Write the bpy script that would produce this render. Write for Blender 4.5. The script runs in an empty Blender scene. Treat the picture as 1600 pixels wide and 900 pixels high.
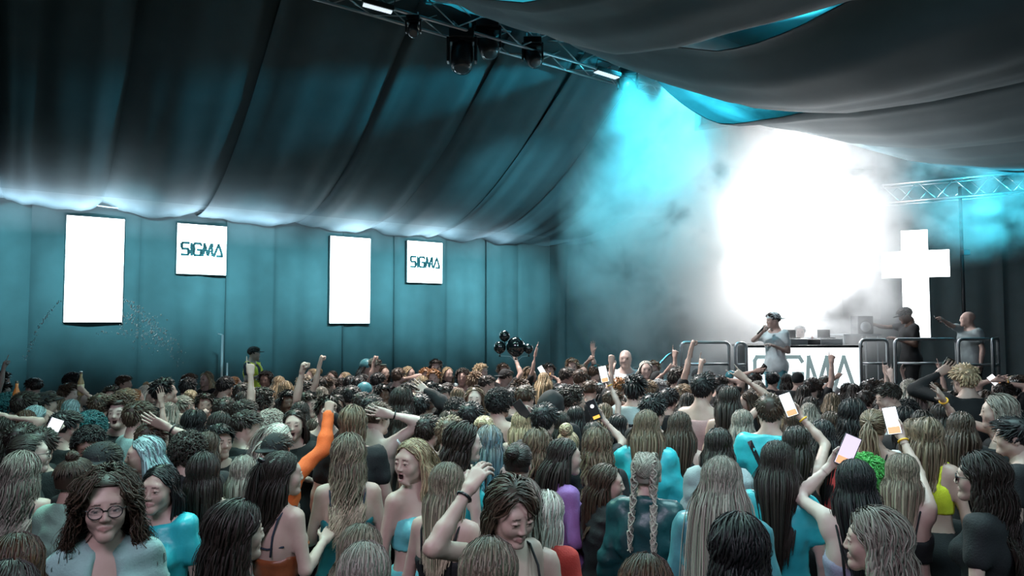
import bpy, math, random
import numpy as np
from mathutils import Vector, Matrix, noise as mnoise

random.seed(7); np.random.seed(7)
RNG = np.random.default_rng(7)
SC = bpy.context.scene
COL = SC.collection
PI = math.pi
def R(a): return math.radians(a)

# ---------------------------------------------------------------- camera
CAM_Z, FPX, PITCH = 2.2, 1100.0, math.atan(55/1100)
cam_d = bpy.data.cameras.new('camera'); cam_d.sensor_width = 36; cam_d.lens = 36*FPX/1600
cam_d.clip_start = .05; cam_d.clip_end = 120
cam = bpy.data.objects.new('camera', cam_d); COL.objects.link(cam)
cam.location = (0, 0, CAM_Z); cam.rotation_euler = (PI/2+PITCH, 0, 0)
SC.camera = cam
def P(px, py, d):
    """photograph pixel at distance d in front of the camera -> world point"""
    u, v = (px-800)/FPX, (450-py)/FPX
    c, s = math.cos(PITCH), math.sin(PITCH)
    y, z = c - v*s, s + v*c
    k = d/y
    return Vector((u*k, d, CAM_Z + z*k))
def proj(p):
    c, s = math.cos(PITCH), math.sin(PITCH)
    x, y, z = p[0], p[1], p[2]-CAM_Z
    f, u = y*c+z*s, -y*s+z*c
    return 800+FPX*x/f, 450-FPX*u/f

# ---------------------------------------------------------------- world, exposure, lights
SC.view_settings.view_transform = 'Standard'; SC.view_settings.look = 'None'
SC.view_settings.gamma = 1.0; SC.view_settings.use_curve_mapping = False
SC.view_settings.exposure = 0.0
w = bpy.data.worlds.new('night'); SC.world = w; w.use_nodes = True
w.node_tree.nodes['Background'].inputs[0].default_value = (.07, .17, .21, 1)
w.node_tree.nodes['Background'].inputs[1].default_value = .07
cy = SC.cycles
cy.max_bounces = 5; cy.diffuse_bounces = 2; cy.glossy_bounces = 2; cy.transmission_bounces = 3
cy.volume_bounces = 1; cy.transparent_max_bounces = 8
cy.caustics_reflective = False; cy.caustics_refractive = False
cy.sample_clamp_indirect = 4.0
cy.volume_step_rate = 1.5; cy.volume_max_steps = 96
cy.use_denoising = True

def aim(o, tgt):
    o.rotation_euler = (Vector(tgt)-o.location).to_track_quat('-Z', 'Y').to_euler()
def area(name, loc, tgt, sx, sy, power, col, spread=180):
    l = bpy.data.lights.new(name, 'AREA'); l.shape = 'RECTANGLE'; l.size = sx; l.size_y = sy
    l.energy = power; l.color = col; l.spread = R(spread)
    o = bpy.data.objects.new(name, l); COL.objects.link(o); o.location = loc; aim(o, tgt)
    return o
def spot(name, loc, tgt, power, col, ang=50, blend=.6, rad=.08):
    l = bpy.data.lights.new(name, 'SPOT'); l.energy = power; l.color = col
    l.spot_size = R(ang); l.spot_blend = blend; l.shadow_soft_size = rad
    o = bpy.data.objects.new(name, l); COL.objects.link(o); o.location = loc; aim(o, tgt)
    return o
CYAN = (.05, .72, .95); WHITE = (.93, .97, 1.0); MAUVE = (.90, .80, 1.0); TEAL = (.24, .80, .95)
def wl_(t, w_, z): return Vector((-7.95+1.418*t+.576*w_, 12.5+t-.817*w_, z))
# spot and strobe points added inside the smoke; the LED wall stays near dark
spot('stage_blinder', P(1262, 360, 12.4), (0.5, 4.0, 1.2), 900, WHITE, 172, 1, .5)
for px_, py_, e_ in ((1228, 278, 210), (1300, 300, 170), (1182, 425, 150), (1282, 405, 190), (1245, 345, 190), (1158, 335, 70), (1235, 475, 130)):
    l_ = bpy.data.lights.new('strobe', 'POINT'); l_.energy = e_; l_.color = WHITE; l_.shadow_soft_size = .12
    o_ = bpy.data.objects.new('strobe', l_); COL.objects.link(o_); o_.location = P(px_, py_, 12.45)
# cyan washes over the stage smoke
spot('stage_wash', P(1640, 420, 11.0), P(1490, 262, 13.2), 1300, CYAN, 78, 1, .15)
spot('stage_wash', (2.9, 12.3, 6.62), P(1085, 380, 12.6), 2500, CYAN, 100, .9, .15)
spot('stage_wash', P(1290, 150, 11.2), P(1330, 520, 12.4), 1500, CYAN, 70, .9, .15)
# glow above the swags of the far slope
spot('roof_glow', wl_(5.6, 8.6, 6.0), wl_(4.2, 7.4, 7.4), 2200, CYAN, 120, .9, .1)
spot('roof_glow', wl_(4.0, 10.6, 5.6), wl_(3.0, 9.6, 7.2), 1200, CYAN, 120, .9, .1)
# wall washes from the heads on the ridge truss
for t_ in (-.6, .7, 1.9, 3.1, 4.2, 5.3):
    spot('wall_wash', wl_(t_-.6, 4.2, 4.3), wl_(t_, 0, 2.95), 3600, TEAL, 46, 1, .12)
spot('back_fill', (-.6, 10.4, 4.7), (1.6, 17.4, 2.9), 1300, TEAL, 75, 1, .12)  # added teal spot lifting the back drape, not a truss head
spot('stage_fill', wl_(2.9, 6.2, 6.2), (4.15, 11.0, 1.7), 900, WHITE, 26, .8, .15)  # added fill standing in for smoke glare on the microphone man
# added white fills brightening the far half of the crowd, placed near the truss
spot('crowd_fill', wl_(2.2, 6.0, 6.3), (-.8, 8.4, 1.4), 3400, (1.0, .93, .86), 80, 1, .3)
spot('crowd_fill', wl_(2.9, 6.3, 6.3), (1.9, 7.4, 1.4), 2200, (.97, .96, .95), 75, 1, .3)
spot('rim_wash', wl_(.6, 5.2, 5.6), (-.9, 3.4, 1.4), 420, (.50, 1.0, .74), 95, 1, .3)  # added greenish spot that rims the hair tops
spot('stage_wash', (1.9, 11.6, 6.62), P(1000, 520, 12.6), 1300, CYAN, 80, .9, .15)
# added area lights below the eave brightening the cloth hem; no fixtures there
for px_, e_ in ((20, 26), (150, 30), (300, 24), (400, 22), (545, 26), (655, 22), (745, 12)):
    k_ = ((px_-800)/FPX*12.5+7.95)/(1.418-(px_-800)/FPX)
    q_ = Vector((-7.95+1.418*k_+.576*.75, 12.5+k_-.817*.75, 3.8))
    area('hem_fill', q_, q_+Vector((-.06, .08, 1.0)), 1.0, .15, e_, (.72, .86, 1.0))
# added soft overhead lights, out of view, picking out the near hair tops
area('overhead_fill', (-1.6, 4.6, 5.3), (-1.4, 4.0, 1.4), 3.2, 1.4, 165, (.55, 1.0, .92), 120)
area('overhead_fill', (2.0, 4.4, 4.9), (1.7, 3.8, 1.4), 3.0, 1.4, 100, (.60, .97, 1.0), 120)
# added dim front fills high behind and beside the camera, no lamps known there
area('front_fill', (-1.5, -1.0, 5.0), (0.5, 5.0, 1.4), 3.0, 1.5, 75, MAUVE, 110)
area('front_fill', (3.4, .2, 4.6), (1.0, 6.5, 1.4), 2.0, 1.5, 45, (.6, .95, 1.0), 110)
# ---------------------------------------------------------------- helpers: materials
MATS = {}
def mat(name, col=(.5, .5, .5), rough=.6, metal=0., emit=None, estr=0., noise=0., nscale=20., spec=.5, alpha=1., trans=0., bump=0., bscale=60., sheen=0.):
    if name in MATS: return MATS[name]
    m = bpy.data.materials.new(name); m.use_nodes = True
    nt = m.node_tree; b = nt.nodes['Principled BSDF']
    b.inputs['Base Color'].default_value = (*col, 1); b.inputs['Roughness'].default_value = rough
    b.inputs['Metallic'].default_value = metal; b.inputs['Specular IOR Level'].default_value = spec
    if alpha < 1: b.inputs['Alpha'].default_value = alpha
    if trans: b.inputs['Transmission Weight'].default_value = trans
    if sheen: b.inputs['Sheen Weight'].default_value = sheen
    if emit: b.inputs['Emission Color'].default_value = (*emit, 1); b.inputs['Emission Strength'].default_value = estr
    if noise or bump:
        tc = nt.nodes.new('ShaderNodeTexCoord')
        if noise:
            n = nt.nodes.new('ShaderNodeTexNoise'); n.inputs['Scale'].default_value = nscale; n.inputs['Detail'].default_value = 5
            nt.links.new(tc.outputs['Object'], n.inputs['Vector'])
            mr = nt.nodes.new('ShaderNodeMapRange'); mr.inputs[1].default_value = .3; mr.inputs[2].default_value = .7
            mr.inputs[3].default_value = 1-noise; mr.inputs[4].default_value = 1+noise
            nt.links.new(n.outputs['Fac'], mr.inputs[0])
            mx = nt.nodes.new('ShaderNodeVectorMath'); mx.operation = 'SCALE'; mx.inputs[0].default_value = col
            nt.links.new(mr.outputs[0], mx.inputs['Scale']); nt.links.new(mx.outputs[0], b.inputs['Base Color'])
        if bump:
            n2 = nt.nodes.new('ShaderNodeTexNoise'); n2.inputs['Scale'].default_value = bscale; n2.inputs['Detail'].default_value = 3
            nt.links.new(tc.outputs['Object'], n2.inputs['Vector'])
            bp = nt.nodes.new('ShaderNodeBump'); bp.inputs['Strength'].default_value = bump; bp.inputs['Distance'].default_value = .01
            nt.links.new(n2.outputs['Fac'], bp.inputs['Height']); nt.links.new(bp.outputs[0], b.inputs['Normal'])
    MATS[name] = m
    return m

# ---------------------------------------------------------------- helpers: meshes and objects
def mesh_np(name, v, f, smooth=True, attrs=None):
    """v (n,3); f (m,4) or (m,3) or list of such arrays"""
    fs = f if isinstance(f, list) else [f]
    fs = [np.asarray(a, np.int32) for a in fs if len(a)]
    me = bpy.data.meshes.new(name)
    v = np.ascontiguousarray(v, np.float32)
    me.vertices.add(len(v)); me.vertices.foreach_set('co', v.ravel())
    loops = np.concatenate([a.ravel() for a in fs]); cnt = np.concatenate([np.full(len(a), a.shape[1], np.int32) for a in fs])
    me.loops.add(len(loops)); me.loops.foreach_set('vertex_index', loops)
    start = np.concatenate([[0], np.cumsum(cnt)[:-1]]).astype(np.int32)
    me.polygons.add(len(cnt)); me.polygons.foreach_set('loop_start', start)
    if smooth: me.polygons.foreach_set('use_smooth', np.ones(len(cnt), bool))
    for k, a in (attrs or {}).items():
        if a.ndim == 2:
            at = me.attributes.new(k, 'FLOAT_COLOR', 'POINT'); at.data.foreach_set('color', np.ascontiguousarray(a, np.float32).ravel())
        else:
            at = me.attributes.new(k, 'FLOAT', 'POINT'); at.data.foreach_set('value', np.ascontiguousarray(a, np.float32))
    me.update(calc_edges=True)
    return me
class MB:
    """collects simple shapes into one mesh"""
    def __init__(s): s.v = []; s.f3 = []; s.f4 = []; s.n = 0; s.fn = []
    def add(s, v, faces):
        b = s.n; s.v += [tuple(p) for p in v]; s.n += len(v)
        for f in faces: s.fn.append([b+i for i in f])
        return s
    def box(s, c, size, M=None, taper=1.0):
        c = Vector(c); x, y, z = [k/2 for k in size]
        v = [Vector((a*x*(taper if d > 0 else 1), b*y*(taper if d > 0 else 1), d*z)) for d in (-1, 1) for b in (-1, 1) for a in (-1, 1)]
        v = [c + (M @ p if M else p) for p in v]
        return s.add(v, [(0, 2, 3, 1), (4, 5, 7, 6), (0, 1, 5, 4), (2, 6, 7, 3), (0, 4, 6, 2), (1, 3, 7, 5)])
    def tube(s, pts, r, n=8, closed=False, cap=True):
        pts = [Vector(p) for p in pts]; m = len(pts); b = s.n; rr = r if isinstance(r, (list, tuple)) else [r]*m
        up = None
        for i, p in enumerate(pts):
            if closed: t = pts[(i+1) % m]-pts[i-1]
            else: t = pts[min(i+1, m-1)]-pts[max(i-1, 0)]
            t.normalize()
            if up is None: up = t.orthogonal().normalized()
            up = (up - t*up.dot(t)).normalized(); q = t.cross(up)
            for k in range(n):
                a = 2*PI*k/n; s.v.append(tuple(p+(up*math.cos(a)+q*math.sin(a))*rr[i])); s.n += 1
        for i in range(m if closed else m-1):
            for k in range(n):
                j = (i+1) % m
                s.fn.append([b+i*n+k, b+i*n+(k+1) % n, b+j*n+(k+1) % n, b+j*n+k])
        if cap and not closed:
            s.fn.append([b+k for k in range(n)][::-1]); s.fn.append([b+(m-1)*n+k for k in range(n)])
        return s
    def lathe(s, prof, c=(0, 0, 0), n=16, M=None):
        """prof: list of (r,z)"""
        c = Vector(c); b = s.n
        for r, z in prof:
            for k in range(n):
                a = 2*PI*k/n; p = Vector((r*math.cos(a), r*math.sin(a), z)); s.v.append(tuple(c+(M @ p if M else p))); s.n += 1
        for i in range(len(prof)-1):
            for k in range(n):
                s.fn.append([b+i*n+k, b+i*n+(k+1) % n, b+(i+1)*n+(k+1) % n, b+(i+1)*n+k])
        s.fn.append([b+k for k in range(n)][::-1]); s.fn.append([b+(len(prof)-1)*n+k for k in range(n)])
        return s
    def prism(s, poly, M, depth):
        """2D outline extruded by depth along local +z, placed by matrix M"""
        n = len(poly)
        v = [M @ Vector((x, y, 0)) for x, y in poly]+[M @ Vector((x, y, depth)) for x, y in poly]
        return s.add(v, [list(range(n))[::-1], list(range(n, 2*n))]+[[i, (i+1) % n, n+(i+1) % n, n+i] for i in range(n)])
    def build(s, name, m, parent=None, smooth=False, bevel=0):
        me = bpy.data.meshes.new(name); me.from_pydata(s.v, [], s.fn); me.update()
        o = bpy.data.objects.new(name, me); COL.objects.link(o); me.materials.append(m)
        if smooth: me.polygons.foreach_set('use_smooth', [True]*len(me.polygons))
        if bevel:
            md = o.modifiers.new('bevel', 'BEVEL'); md.width = bevel; md.segments = 2; md.limit_method = 'ANGLE'
        if parent: o.parent = parent
        return o
def link(name, me, m, parent=None):
    o = bpy.data.objects.new(name, me); COL.objects.link(o)
    if m is not None:
        if not me.materials: me.materials.append(m)
        if me.materials[0] != m:
            o.material_slots[0].link = 'OBJECT'; o.material_slots[0].material = m
    if parent: o.parent = parent
    return o
def tag(o, label, cat, group=None):
    o['label'] = label; o['category'] = cat
    if group: o['group'] = group
    return o
def thing(name, label, cat, loc=(0, 0, 0), rz=0., group=None):
    o = bpy.data.objects.new(name, None); COL.objects.link(o); o.empty_display_size = .1
    o.location = loc; o.rotation_euler = (0, 0, rz)
    return tag(o, label, cat, group)
def copy_tree(o, parent=None):
    c = o.copy(); COL.objects.link(c)
    if parent: c.parent = parent
    for ch in list(o.children): copy_tree(ch, c)
    return c
def struct(o): o['kind'] = 'structure'; return o
def stuff(o): o['kind'] = 'stuff'; return o

# ---------------------------------------------------------------- helpers: signed distance fields and surface nets
class Field:
    def __init__(s, lo, hi, h):
        s.lo = np.array(lo, float); s.h = h
        s.n = np.ceil((np.array(hi)-s.lo)/h).astype(int)+1
        s.ax = [s.lo[i]+h*np.arange(s.n[i]) for i in range(3)]
        s.F = np.full(s.n, .5, np.float32)
    def copy(s):
        o = Field.__new__(Field); o.lo = s.lo; o.h = s.h; o.n = s.n; o.ax = s.ax; o.F = s.F.copy(); return o
    def sl(s, lo, hi, pad):
        i0 = np.clip(np.floor((np.array(lo)-pad-s.lo)/s.h).astype(int), 0, s.n); i1 = np.clip(np.ceil((np.array(hi)+pad-s.lo)/s.h).astype(int)+1, 0, s.n)
        if np.any(i1 <= i0): return None, None
        S = tuple(slice(a, b) for a, b in zip(i0, i1))
        X = s.ax[0][S[0]][:, None, None]; Y = s.ax[1][S[1]][None, :, None]; Z = s.ax[2][S[2]][None, None, :]
        return S, (X, Y, Z)
    def mix(s, S, d, k, op):
        a = s.F[S]
        if op < 0:      # smooth subtraction
            h = np.clip(.5-.5*(a+d)/max(k, 1e-6), 0, 1) if k > 0 else None
            s.F[S] = np.maximum(a, -d) if k <= 0 else a*(1-h)+(-d)*h+k*h*(1-h)
        else:
            if k <= 0: s.F[S] = np.minimum(a, d)
            else:
                h = np.maximum(k-np.abs(a-d), 0)/k; s.F[S] = np.minimum(a, d)-h*h*k*.25
    def cone(s, a, b, ra, rb=None, k=.02, op=1):
        rb = ra if rb is None else rb
        a = np.array(a, float); b = np.array(b, float); m = max(ra, rb)
        S, g = s.sl(np.minimum(a, b)-m, np.maximum(a, b)+m, k+3*s.h)
        if S is None: return s
        ab = b-a; L2 = ab@ab+1e-12
        px, py, pz = g[0]-a[0], g[1]-a[1], g[2]-a[2]
        t = np.clip((px*ab[0]+py*ab[1]+pz*ab[2])/L2, 0, 1)
        d = np.sqrt((px-t*ab[0])**2+(py-t*ab[1])**2+(pz-t*ab[2])**2)-(ra+(rb-ra)*t)
        s.mix(S, d, k, op); return s
    def ell(s, c, r, k=.02, op=1, rot=None):
        c = np.array(c, float); r = np.array(r, float)
        m = r if rot is None else np.full(3, r.max())
        S, g = s.sl(c-m, c+m, k+3*s.h)
        if S is None: return s
        x, y, z = g[0]-c[0], g[1]-c[1], g[2]-c[2]
        if rot is not None:
            x, y, z = [rot[0][i]*x+rot[1][i]*y+rot[2][i]*z for i in range(3)]
        k0 = np.sqrt((x/r[0])**2+(y/r[1])**2+(z/r[2])**2); k1 = np.sqrt((x/r[0]**2)**2+(y/r[1]**2)**2+(z/r[2]**2)**2)
        d = k0*(k0-1)/np.maximum(k1, 1e-6)
        d = np.where(k0 < .05, -r.min(), d)
        s.mix(S, d, k, op); return s
    def grid(s): return s.ax[0][:, None, None], s.ax[1][None, :, None], s.ax[2][None, None, :]
    def mesh(s):
        F = s.F; sg = F < 0
        nx, ny, nz = F.shape
        c = sg[:-1, :-1, :-1].astype(np.int8)
        for dx, dy, dz in [(1, 0, 0), (0, 1, 0), (1, 1, 0), (0, 0, 1), (1, 0, 1), (0, 1, 1), (1, 1, 1)]:
            c = c+sg[dx:nx-1+dx, dy:ny-1+dy, dz:nz-1+dz]
        act = (c > 0) & (c < 8)
        I = np.argwhere(act)
        if len(I) == 0: return np.zeros((0, 3)), np.zeros((0, 4), int)
        idx = np.full(act.shape, -1, np.int32); idx[act] = np.arange(len(I))
        corner = np.array([(i >> 2 & 1, i >> 1 & 1, i & 1) for i in range(8)])
        V = np.stack([F[I[:, 0]+k[0], I[:, 1]+k[1], I[:, 2]+k[2]] for k in corner], 1)
        acc = np.zeros((len(I), 3)); cnt = np.zeros(len(I))
        for i in range(8):
            for b in (1, 2, 4):
                if i & b: continue
                j = i | b; va, vb = V[:, i], V[:, j]; m = (va < 0) != (vb < 0)
                t = np.where(m, va/np.where(m, va-vb, 1), 0)
                p = corner[i]+(corner[j]-corner[i])*t[:, None]
                acc += np.where(m[:, None], p, 0); cnt += m
        v = s.lo+(I+acc/cnt[:, None])*s.h
        Q = []
        for ax in range(3):
            o = [k for k in range(3) if k != ax]
            a = sg; sl0 = [slice(None)]*3; sl1 = [slice(None)]*3; sl0[ax] = slice(0, -1); sl1[ax] = slice(1, None)
            e = a[tuple(sl0)] != a[tuple(sl1)]
            E = np.argwhere(e); E = E[(E[:, o[0]] > 0) & (E[:, o[1]] > 0) & (E[:, o[0]] < F.shape[o[0]]-1) & (E[:, o[1]] < F.shape[o[1]]-1)]
            if not len(E): continue
            flip = a[E[:, 0], E[:, 1], E[:, 2]]
            q = []
            for d0, d1 in ((1, 1), (0, 1), (0, 0), (1, 0)):
                C = E.copy(); C[:, o[0]] -= d0; C[:, o[1]] -= d1
                q.append(idx[C[:, 0], C[:, 1], C[:, 2]])
            q = np.stack(q, 1)
            if ax == 1: flip = ~flip
            q[~flip] = q[~flip][:, ::-1]
            Q.append(q)
        return v, np.concatenate(Q)
# ---------------------------------------------------------------- the marquee: floor, walls, draped ceiling
M_drape = mat('wall_drape', (.046, .064, .068), .85, noise=.12, nscale=3, bump=.15, bscale=180)
M_ceil = mat('ceiling_drape', (.062, .100, .114), .8, noise=.10, nscale=2, bump=.12, bscale=160)
M_floor = mat('dark_floor', (.018, .02, .022), .6, noise=.3, nscale=5)
M_tent = mat('tent_skin', (.30, .36, .38), .6)
M_black = mat('black_metal', (.012, .013, .015), .35)
M_alu = mat('aluminium', (.55, .58, .60), .32, .9)
M_white = mat('lit_white', (.9, .9, .9), .5, emit=(.93, .98, 1), estr=5.)
M_soft = mat('lit_panel', (.9, .9, .9), .5, emit=(.80, .92, 1), estr=.9)
M_ink = mat('logo_ink', (.010, .05, .055), .6)
M_inkg = mat('logo_grey', (.17, .30, .31), .6, emit=(.6, .75, .76), estr=.3)
WA, WD = np.array((-7.95, 12.5)), np.array((1.418, 1.0))       # left wall: point and direction (t)
WN = np.array((.576, -.817))                                     # into the room
CORNER_T = 5.75
EAVE, RIDGE = 4.6, 7.1
def wl(t, w_, z): p = WA+WD*t+WN*w_; return Vector((p[0], p[1], z))
BA = np.array((.2, 18.25)); BD = np.array((.936, -.351))
fl = MB().box((2, 8, -.05), (40, 34, .1)).build('floor', M_floor); struct(fl)

def pleated(p0, p1, z0, z1, nrm2, seed, amp=.035, n=26):
    """a hanging drape panel with vertical pleats between two plan points"""
    r = np.random.default_rng(seed); a = np.linspace(0, 1, n); L = np.linalg.norm(np.array(p1)-p0)
    ph = r.uniform(0, 6.28, 4); k = L*np.array((5., 8.5, 13., 3.))*r.uniform(.8, 1.2, 4)
    off = amp*(.5*np.sin(k[0]*a+ph[0])+.3*np.sin(k[1]*a+ph[1])+.2*np.sin(k[2]*a+ph[2])); off[0] += .05; off[-1] -= .03
    zs = np.linspace(z0, z1, 5); V = []; F = []
    for j, z in enumerate(zs):
        f = .55+.45*(z1-z)/(z1-z0)
        for i in range(n):
            q = np.array(p0)+(np.array(p1)-p0)*a[i]+np.array(nrm2)*(off[i]*f+.09); V.append((q[0], q[1], z))
    for j, z in enumerate(zs):
        for i in range(n):
            q = np.array(p0)+(np.array(p1)-p0)*a[i]+np.array(nrm2)*(off[i]*(.55+.45*(z1-z)/(z1-z0))+.082); V.append((q[0], q[1], z))
    m = n*5
    for j in range(4):
        for i in range(n-1):
            b = j*n+i; F.append((b, b+1, b+n+1, b+n)); F.append((m+b, m+b+n, m+b+n+1, m+b+1))
    return np.array(V), np.array(F)
wallL = MB().prism([tuple(wl(-4.5, 0, 0)[:2]), tuple(wl(CORNER_T+.3, 0, 0)[:2]), tuple(wl(CORNER_T+.3, -.15, 0)[:2]), tuple(wl(-4.5, -.15, 0)[:2])], Matrix.Identity(4), 5.3).build('wall_left', M_drape); struct(wallL)
ts = [-4.4, -3.3, -2.2, -1.25, -.3, .65, 1.55, 2.1, 2.95, 3.65, 4.45, 5.1, CORNER_T]
for i in range(len(ts)-1):
    v, f = pleated(wl(ts[i], 0, 0)[:2], wl(ts[i+1]+.02, 0, 0)[:2], .02, 5.1, WN, 40+i, .075)
    link('drape_panel', mesh_np('drape_panel', v, f), M_drape, wallL)
bn = np.array((-.351, -.936))
def bw(s, w_, z): p = BA+BD*s+bn*w_; return Vector((p[0], p[1], z))
wallB = MB().prism([tuple(bw(-.5, 0, 0)[:2]), tuple(bw(14, 0, 0)[:2]), tuple(bw(14, -.15, 0)[:2]), tuple(bw(-.5, -.15, 0)[:2])], Matrix.Identity(4), 7.6).build('wall_back', M_drape); struct(wallB)
ss = [0, 1.3, 2.6, 4.1, 5.8, 7.4, 9.0, 10.6, 12.2, 13.8]
for i in range(len(ss)-1):
    v, f = pleated(bw(ss[i], 0, 0)[:2], bw(ss[i+1]+.03, 0, 0)[:2], .02, 7.4, bn, 70+i, .08)
    link('drape_panel', mesh_np('drape_panel', v, f), M_drape, wallB)

# ceiling: bays of cloth slung from eave to ridge to far eave
ceil = MB()
tt_ = (-7.5, 9.5)
ceil.add([wl(tt_[0], -.3, EAVE+.75), wl(tt_[1], -.3, EAVE+.75), wl(tt_[1], 6, RIDGE+.75), wl(tt_[0], 6, RIDGE+.75), wl(tt_[1], 15, EAVE+.75), wl(tt_[0], 15, EAVE+.75),
          wl(tt_[0], -.3, EAVE+.8), wl(tt_[1], -.3, EAVE+.8), wl(tt_[1], 6, RIDGE+.8), wl(tt_[0], 6, RIDGE+.8), wl(tt_[1], 15, EAVE+.8), wl(tt_[0], 15, EAVE+.8)],
         [(0, 1, 2, 3), (3, 2, 4, 5), (6, 9, 8, 7), (9, 11, 10, 8), (0, 6, 7, 1), (5, 4, 10, 11)])
ceil = ceil.build('ceiling', M_tent); struct(ceil)
# distance of the back wall along each t line: keep cloth in front of it
def back_clip(p):
    d = (np.array((p[0], p[1]))-BA)@bn
    return d
def bay(t0, t1, side, seed, sag, bil, gap=None, drop=None, na=22, ns=34):
    r = np.random.default_rng(seed); V = []; ph = r.uniform(0, 6.28, 6)
    for j in range(ns):
        s = j/(ns-1)                                          # 0 eave .. 1 ridge
        for i in range(na):
            a = i/(na-1); t = t0+(t1-t0-(gap[0]*math.exp(-((s-gap[1])/gap[2])**2) if gap else 0))*a
            if side < 0: w_ = .12+5.75*s
            else: w_ = 14.6-8.45*s
            zr = EAVE-.1+(RIDGE-EAVE+.0)*s
            sg = sag*(math.sin(PI*s**.8) if side < 0 else math.sin(PI*s**.85)**1.4)
            b_ = bil*(math.sin(PI*a)**.75)*((.55+.45*math.sin(PI*s)) if side < 0 else (.05+.95*math.sin(PI*s)))+.10*a*min(1, (1-s)*3)
            # folds running along the cloth, gathered at the seams and the ridge
            e = abs(a-.5)*2; g_ = .018+.05*e**3+.03*abs(s-.5)*2*0
            fo = g_*(math.sin(9*a+ph[0]+1.3*math.sin(2*s+ph[1]))+.6*math.sin(21*a+ph[2]+2*s)+.5*math.sin(37*a+ph[3])*e)
            if side > 0:                                             # long slung profile of the far slope, lifted for the nearer bays
                zr = np.interp(w_, (6.15, 7, 8, 9, 10, 11, 12, 14.6), (6.93, 6.22, 5.68, 5.27, 5.03, 4.93, 4.90, 5.1))+.17*max(0, min(4.6, 4.6-t))*min(1, (w_-6.15)/1.5); sg = 0
            zz = zr-sg-b_+fo-(drop[0]*math.exp(-((s-drop[1])/drop[2])**2)*(1-a)**2 if drop else 0)
            if side < 0 and s < .16: zz -= (.16-s)*(.15+.7*math.sin(PI*a))      # hem hangs in a scallop below the eave
            p = wl(t, w_, zz)
            V.append(p)
    V = np.array([tuple(p) for p in V])
    # hold back from the end wall
    d = (V[:, :2]-BA)@bn; k = np.maximum(.18-d, 0)
    V[:, :2] += bn*k[:, None]
    q = [(j*na+i, j*na+i+1, (j+1)*na+i+1, (j+1)*na+i) for j in range(ns-1) for i in range(na-1)]
    m = len(V); V2 = V+np.array((0, 0, .012))
    return np.concatenate([V, V2]), np.concatenate([np.array(q), np.array(q)[:, ::-1]+m])
lt = [-5.9, -4.7, -3.55, -2.45, -1.4, -.55, .25, 1.21, 2.29, 3.25, 4.12, 4.94, 5.75, 6.6, 7.5, 8.5]
for i in range(len(lt)-1):
    v, f = bay(lt[i], lt[i+1]+.07, -1, 100+i, .62, .17, None, (.13, .5, .7))
    link('ceiling_swag', mesh_np('ceiling_swag', v, f), M_ceil, ceil)
rt = [-6.2, -5., -3.9, -2.8, -1.8, -.8, .1, .9, 2.05, 3.1, 4.62, 6.15, 7.7, 9.2]
for i in range(len(rt)-1):
    v, f = bay(rt[i], rt[i+1]+.04, 1, 200+i, 1.62, .24, {8: (.12, .50, .13), 9: (.30, .80, .12)}.get(i), {9: (.20, .50, .12), 10: (.36, .80, .12)}.get(i, (.13, .5, .5)))
    link('ceiling_swag', mesh_np('ceiling_swag', v, f), M_ceil, ceil)

# ridge truss
def truss(name, a, b, size, label, cells, m, rr=.022, web=.011):
    t = thing(name, label, 'truss', tuple((a+b)/2)); inv = Vector((a+b)/2)
    ax = (b-a).normalized(); up = Vector((0, 0, 1)); sd = ax.cross(up).normalized(); up = sd.cross(ax)
    c = [(1, 1), (1, -1), (-1, -1), (-1, 1)]
    for k in c:
        o = (sd*k[0]+up*k[1])*size/2
        MB().tube([a+o-inv, b+o-inv], rr, 8).build('chord', m, t, True)
    for f in range(4):
        k0, k1 = c[f], c[(f+1) % 4]; mb = MB()
        for i in range(cells):
            p = a+(b-a)*(i/cells); q = a+(b-a)*((i+1)/cells)
            o0 = (sd*k0[0]+up*k0[1])*size/2; o1 = (sd*k1[0]+up*k1[1])*size/2
            if i % 2: o0, o1 = o1, o0
            mb.tube([p+o0-inv, q+o1-inv], web, 5)
        stuff(mb.build('lacing', m, t, True))
    return t
rz = 6.69
truss('roof_truss', wl(.2, 5.9, rz+.06), wl(5.6, 5.9, rz-.05), .36, 'long aluminium lighting truss slung under the marquee ridge', 16, M_alu)
M_trc = M_alu
truss('stage_truss', P(1378, 306, 13.3), P(1640, 282, 12.2), .34, 'aluminium box truss high behind the lit cross in cyan smoke', 9, M_trc)

# moving head lamps and flood panels on the truss
M_lens = mat('lamp_lens', (.06, .08, .09), .06, spec=.9)
M_head = mat('lamp_black', (.02, .023, .026), .32)
def moving_head(p, tgt, sc, label):
    t = thing('moving_head_lamp', label, 'stage light', tuple(p)); t.scale = (sc,)*3
    MB().box((0, 0, .0), (.30, .26, .11)).build('lamp_base', M_head, t, bevel=.015)
    for sx in (-.1, .1): MB().tube([(sx, 0, .06), (sx, 0, .16)], .018, 8).build('clamp', M_alu, t, True)
    for sx in (-.165, .165): MB().box((sx, 0, -.17), (.035, .12, .30)).build('yoke_arm', M_head, t, bevel=.01)
    MB().box((0, 0, -.07), (.33, .14, .04)).build('yoke', M_head, t, bevel=.01)
    d = (Vector(tgt)-Vector(p)).normalized(); Q = d.to_track_quat('Z', 'Y').to_matrix()
    c = Vector((0, 0, -.25))
    lh = MB().lathe([(.09, -.19), (.125, -.15), (.135, -.02), (.13, .10), (.12, .17)], c, 18, Q).build('lamp_head', M_head, t, True)
    MB().lathe([(.112, .165), (.112, .178), (.07, .190)], c, 18, Q).build('lens', M_lens, lh, True)
moving_head(P(722, 62, 10.35)+Vector((0, 0, .05)), P(700, 500, 9), 1.25, 'larger black moving head lamp hanging in the middle pair on the ridge truss')
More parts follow.
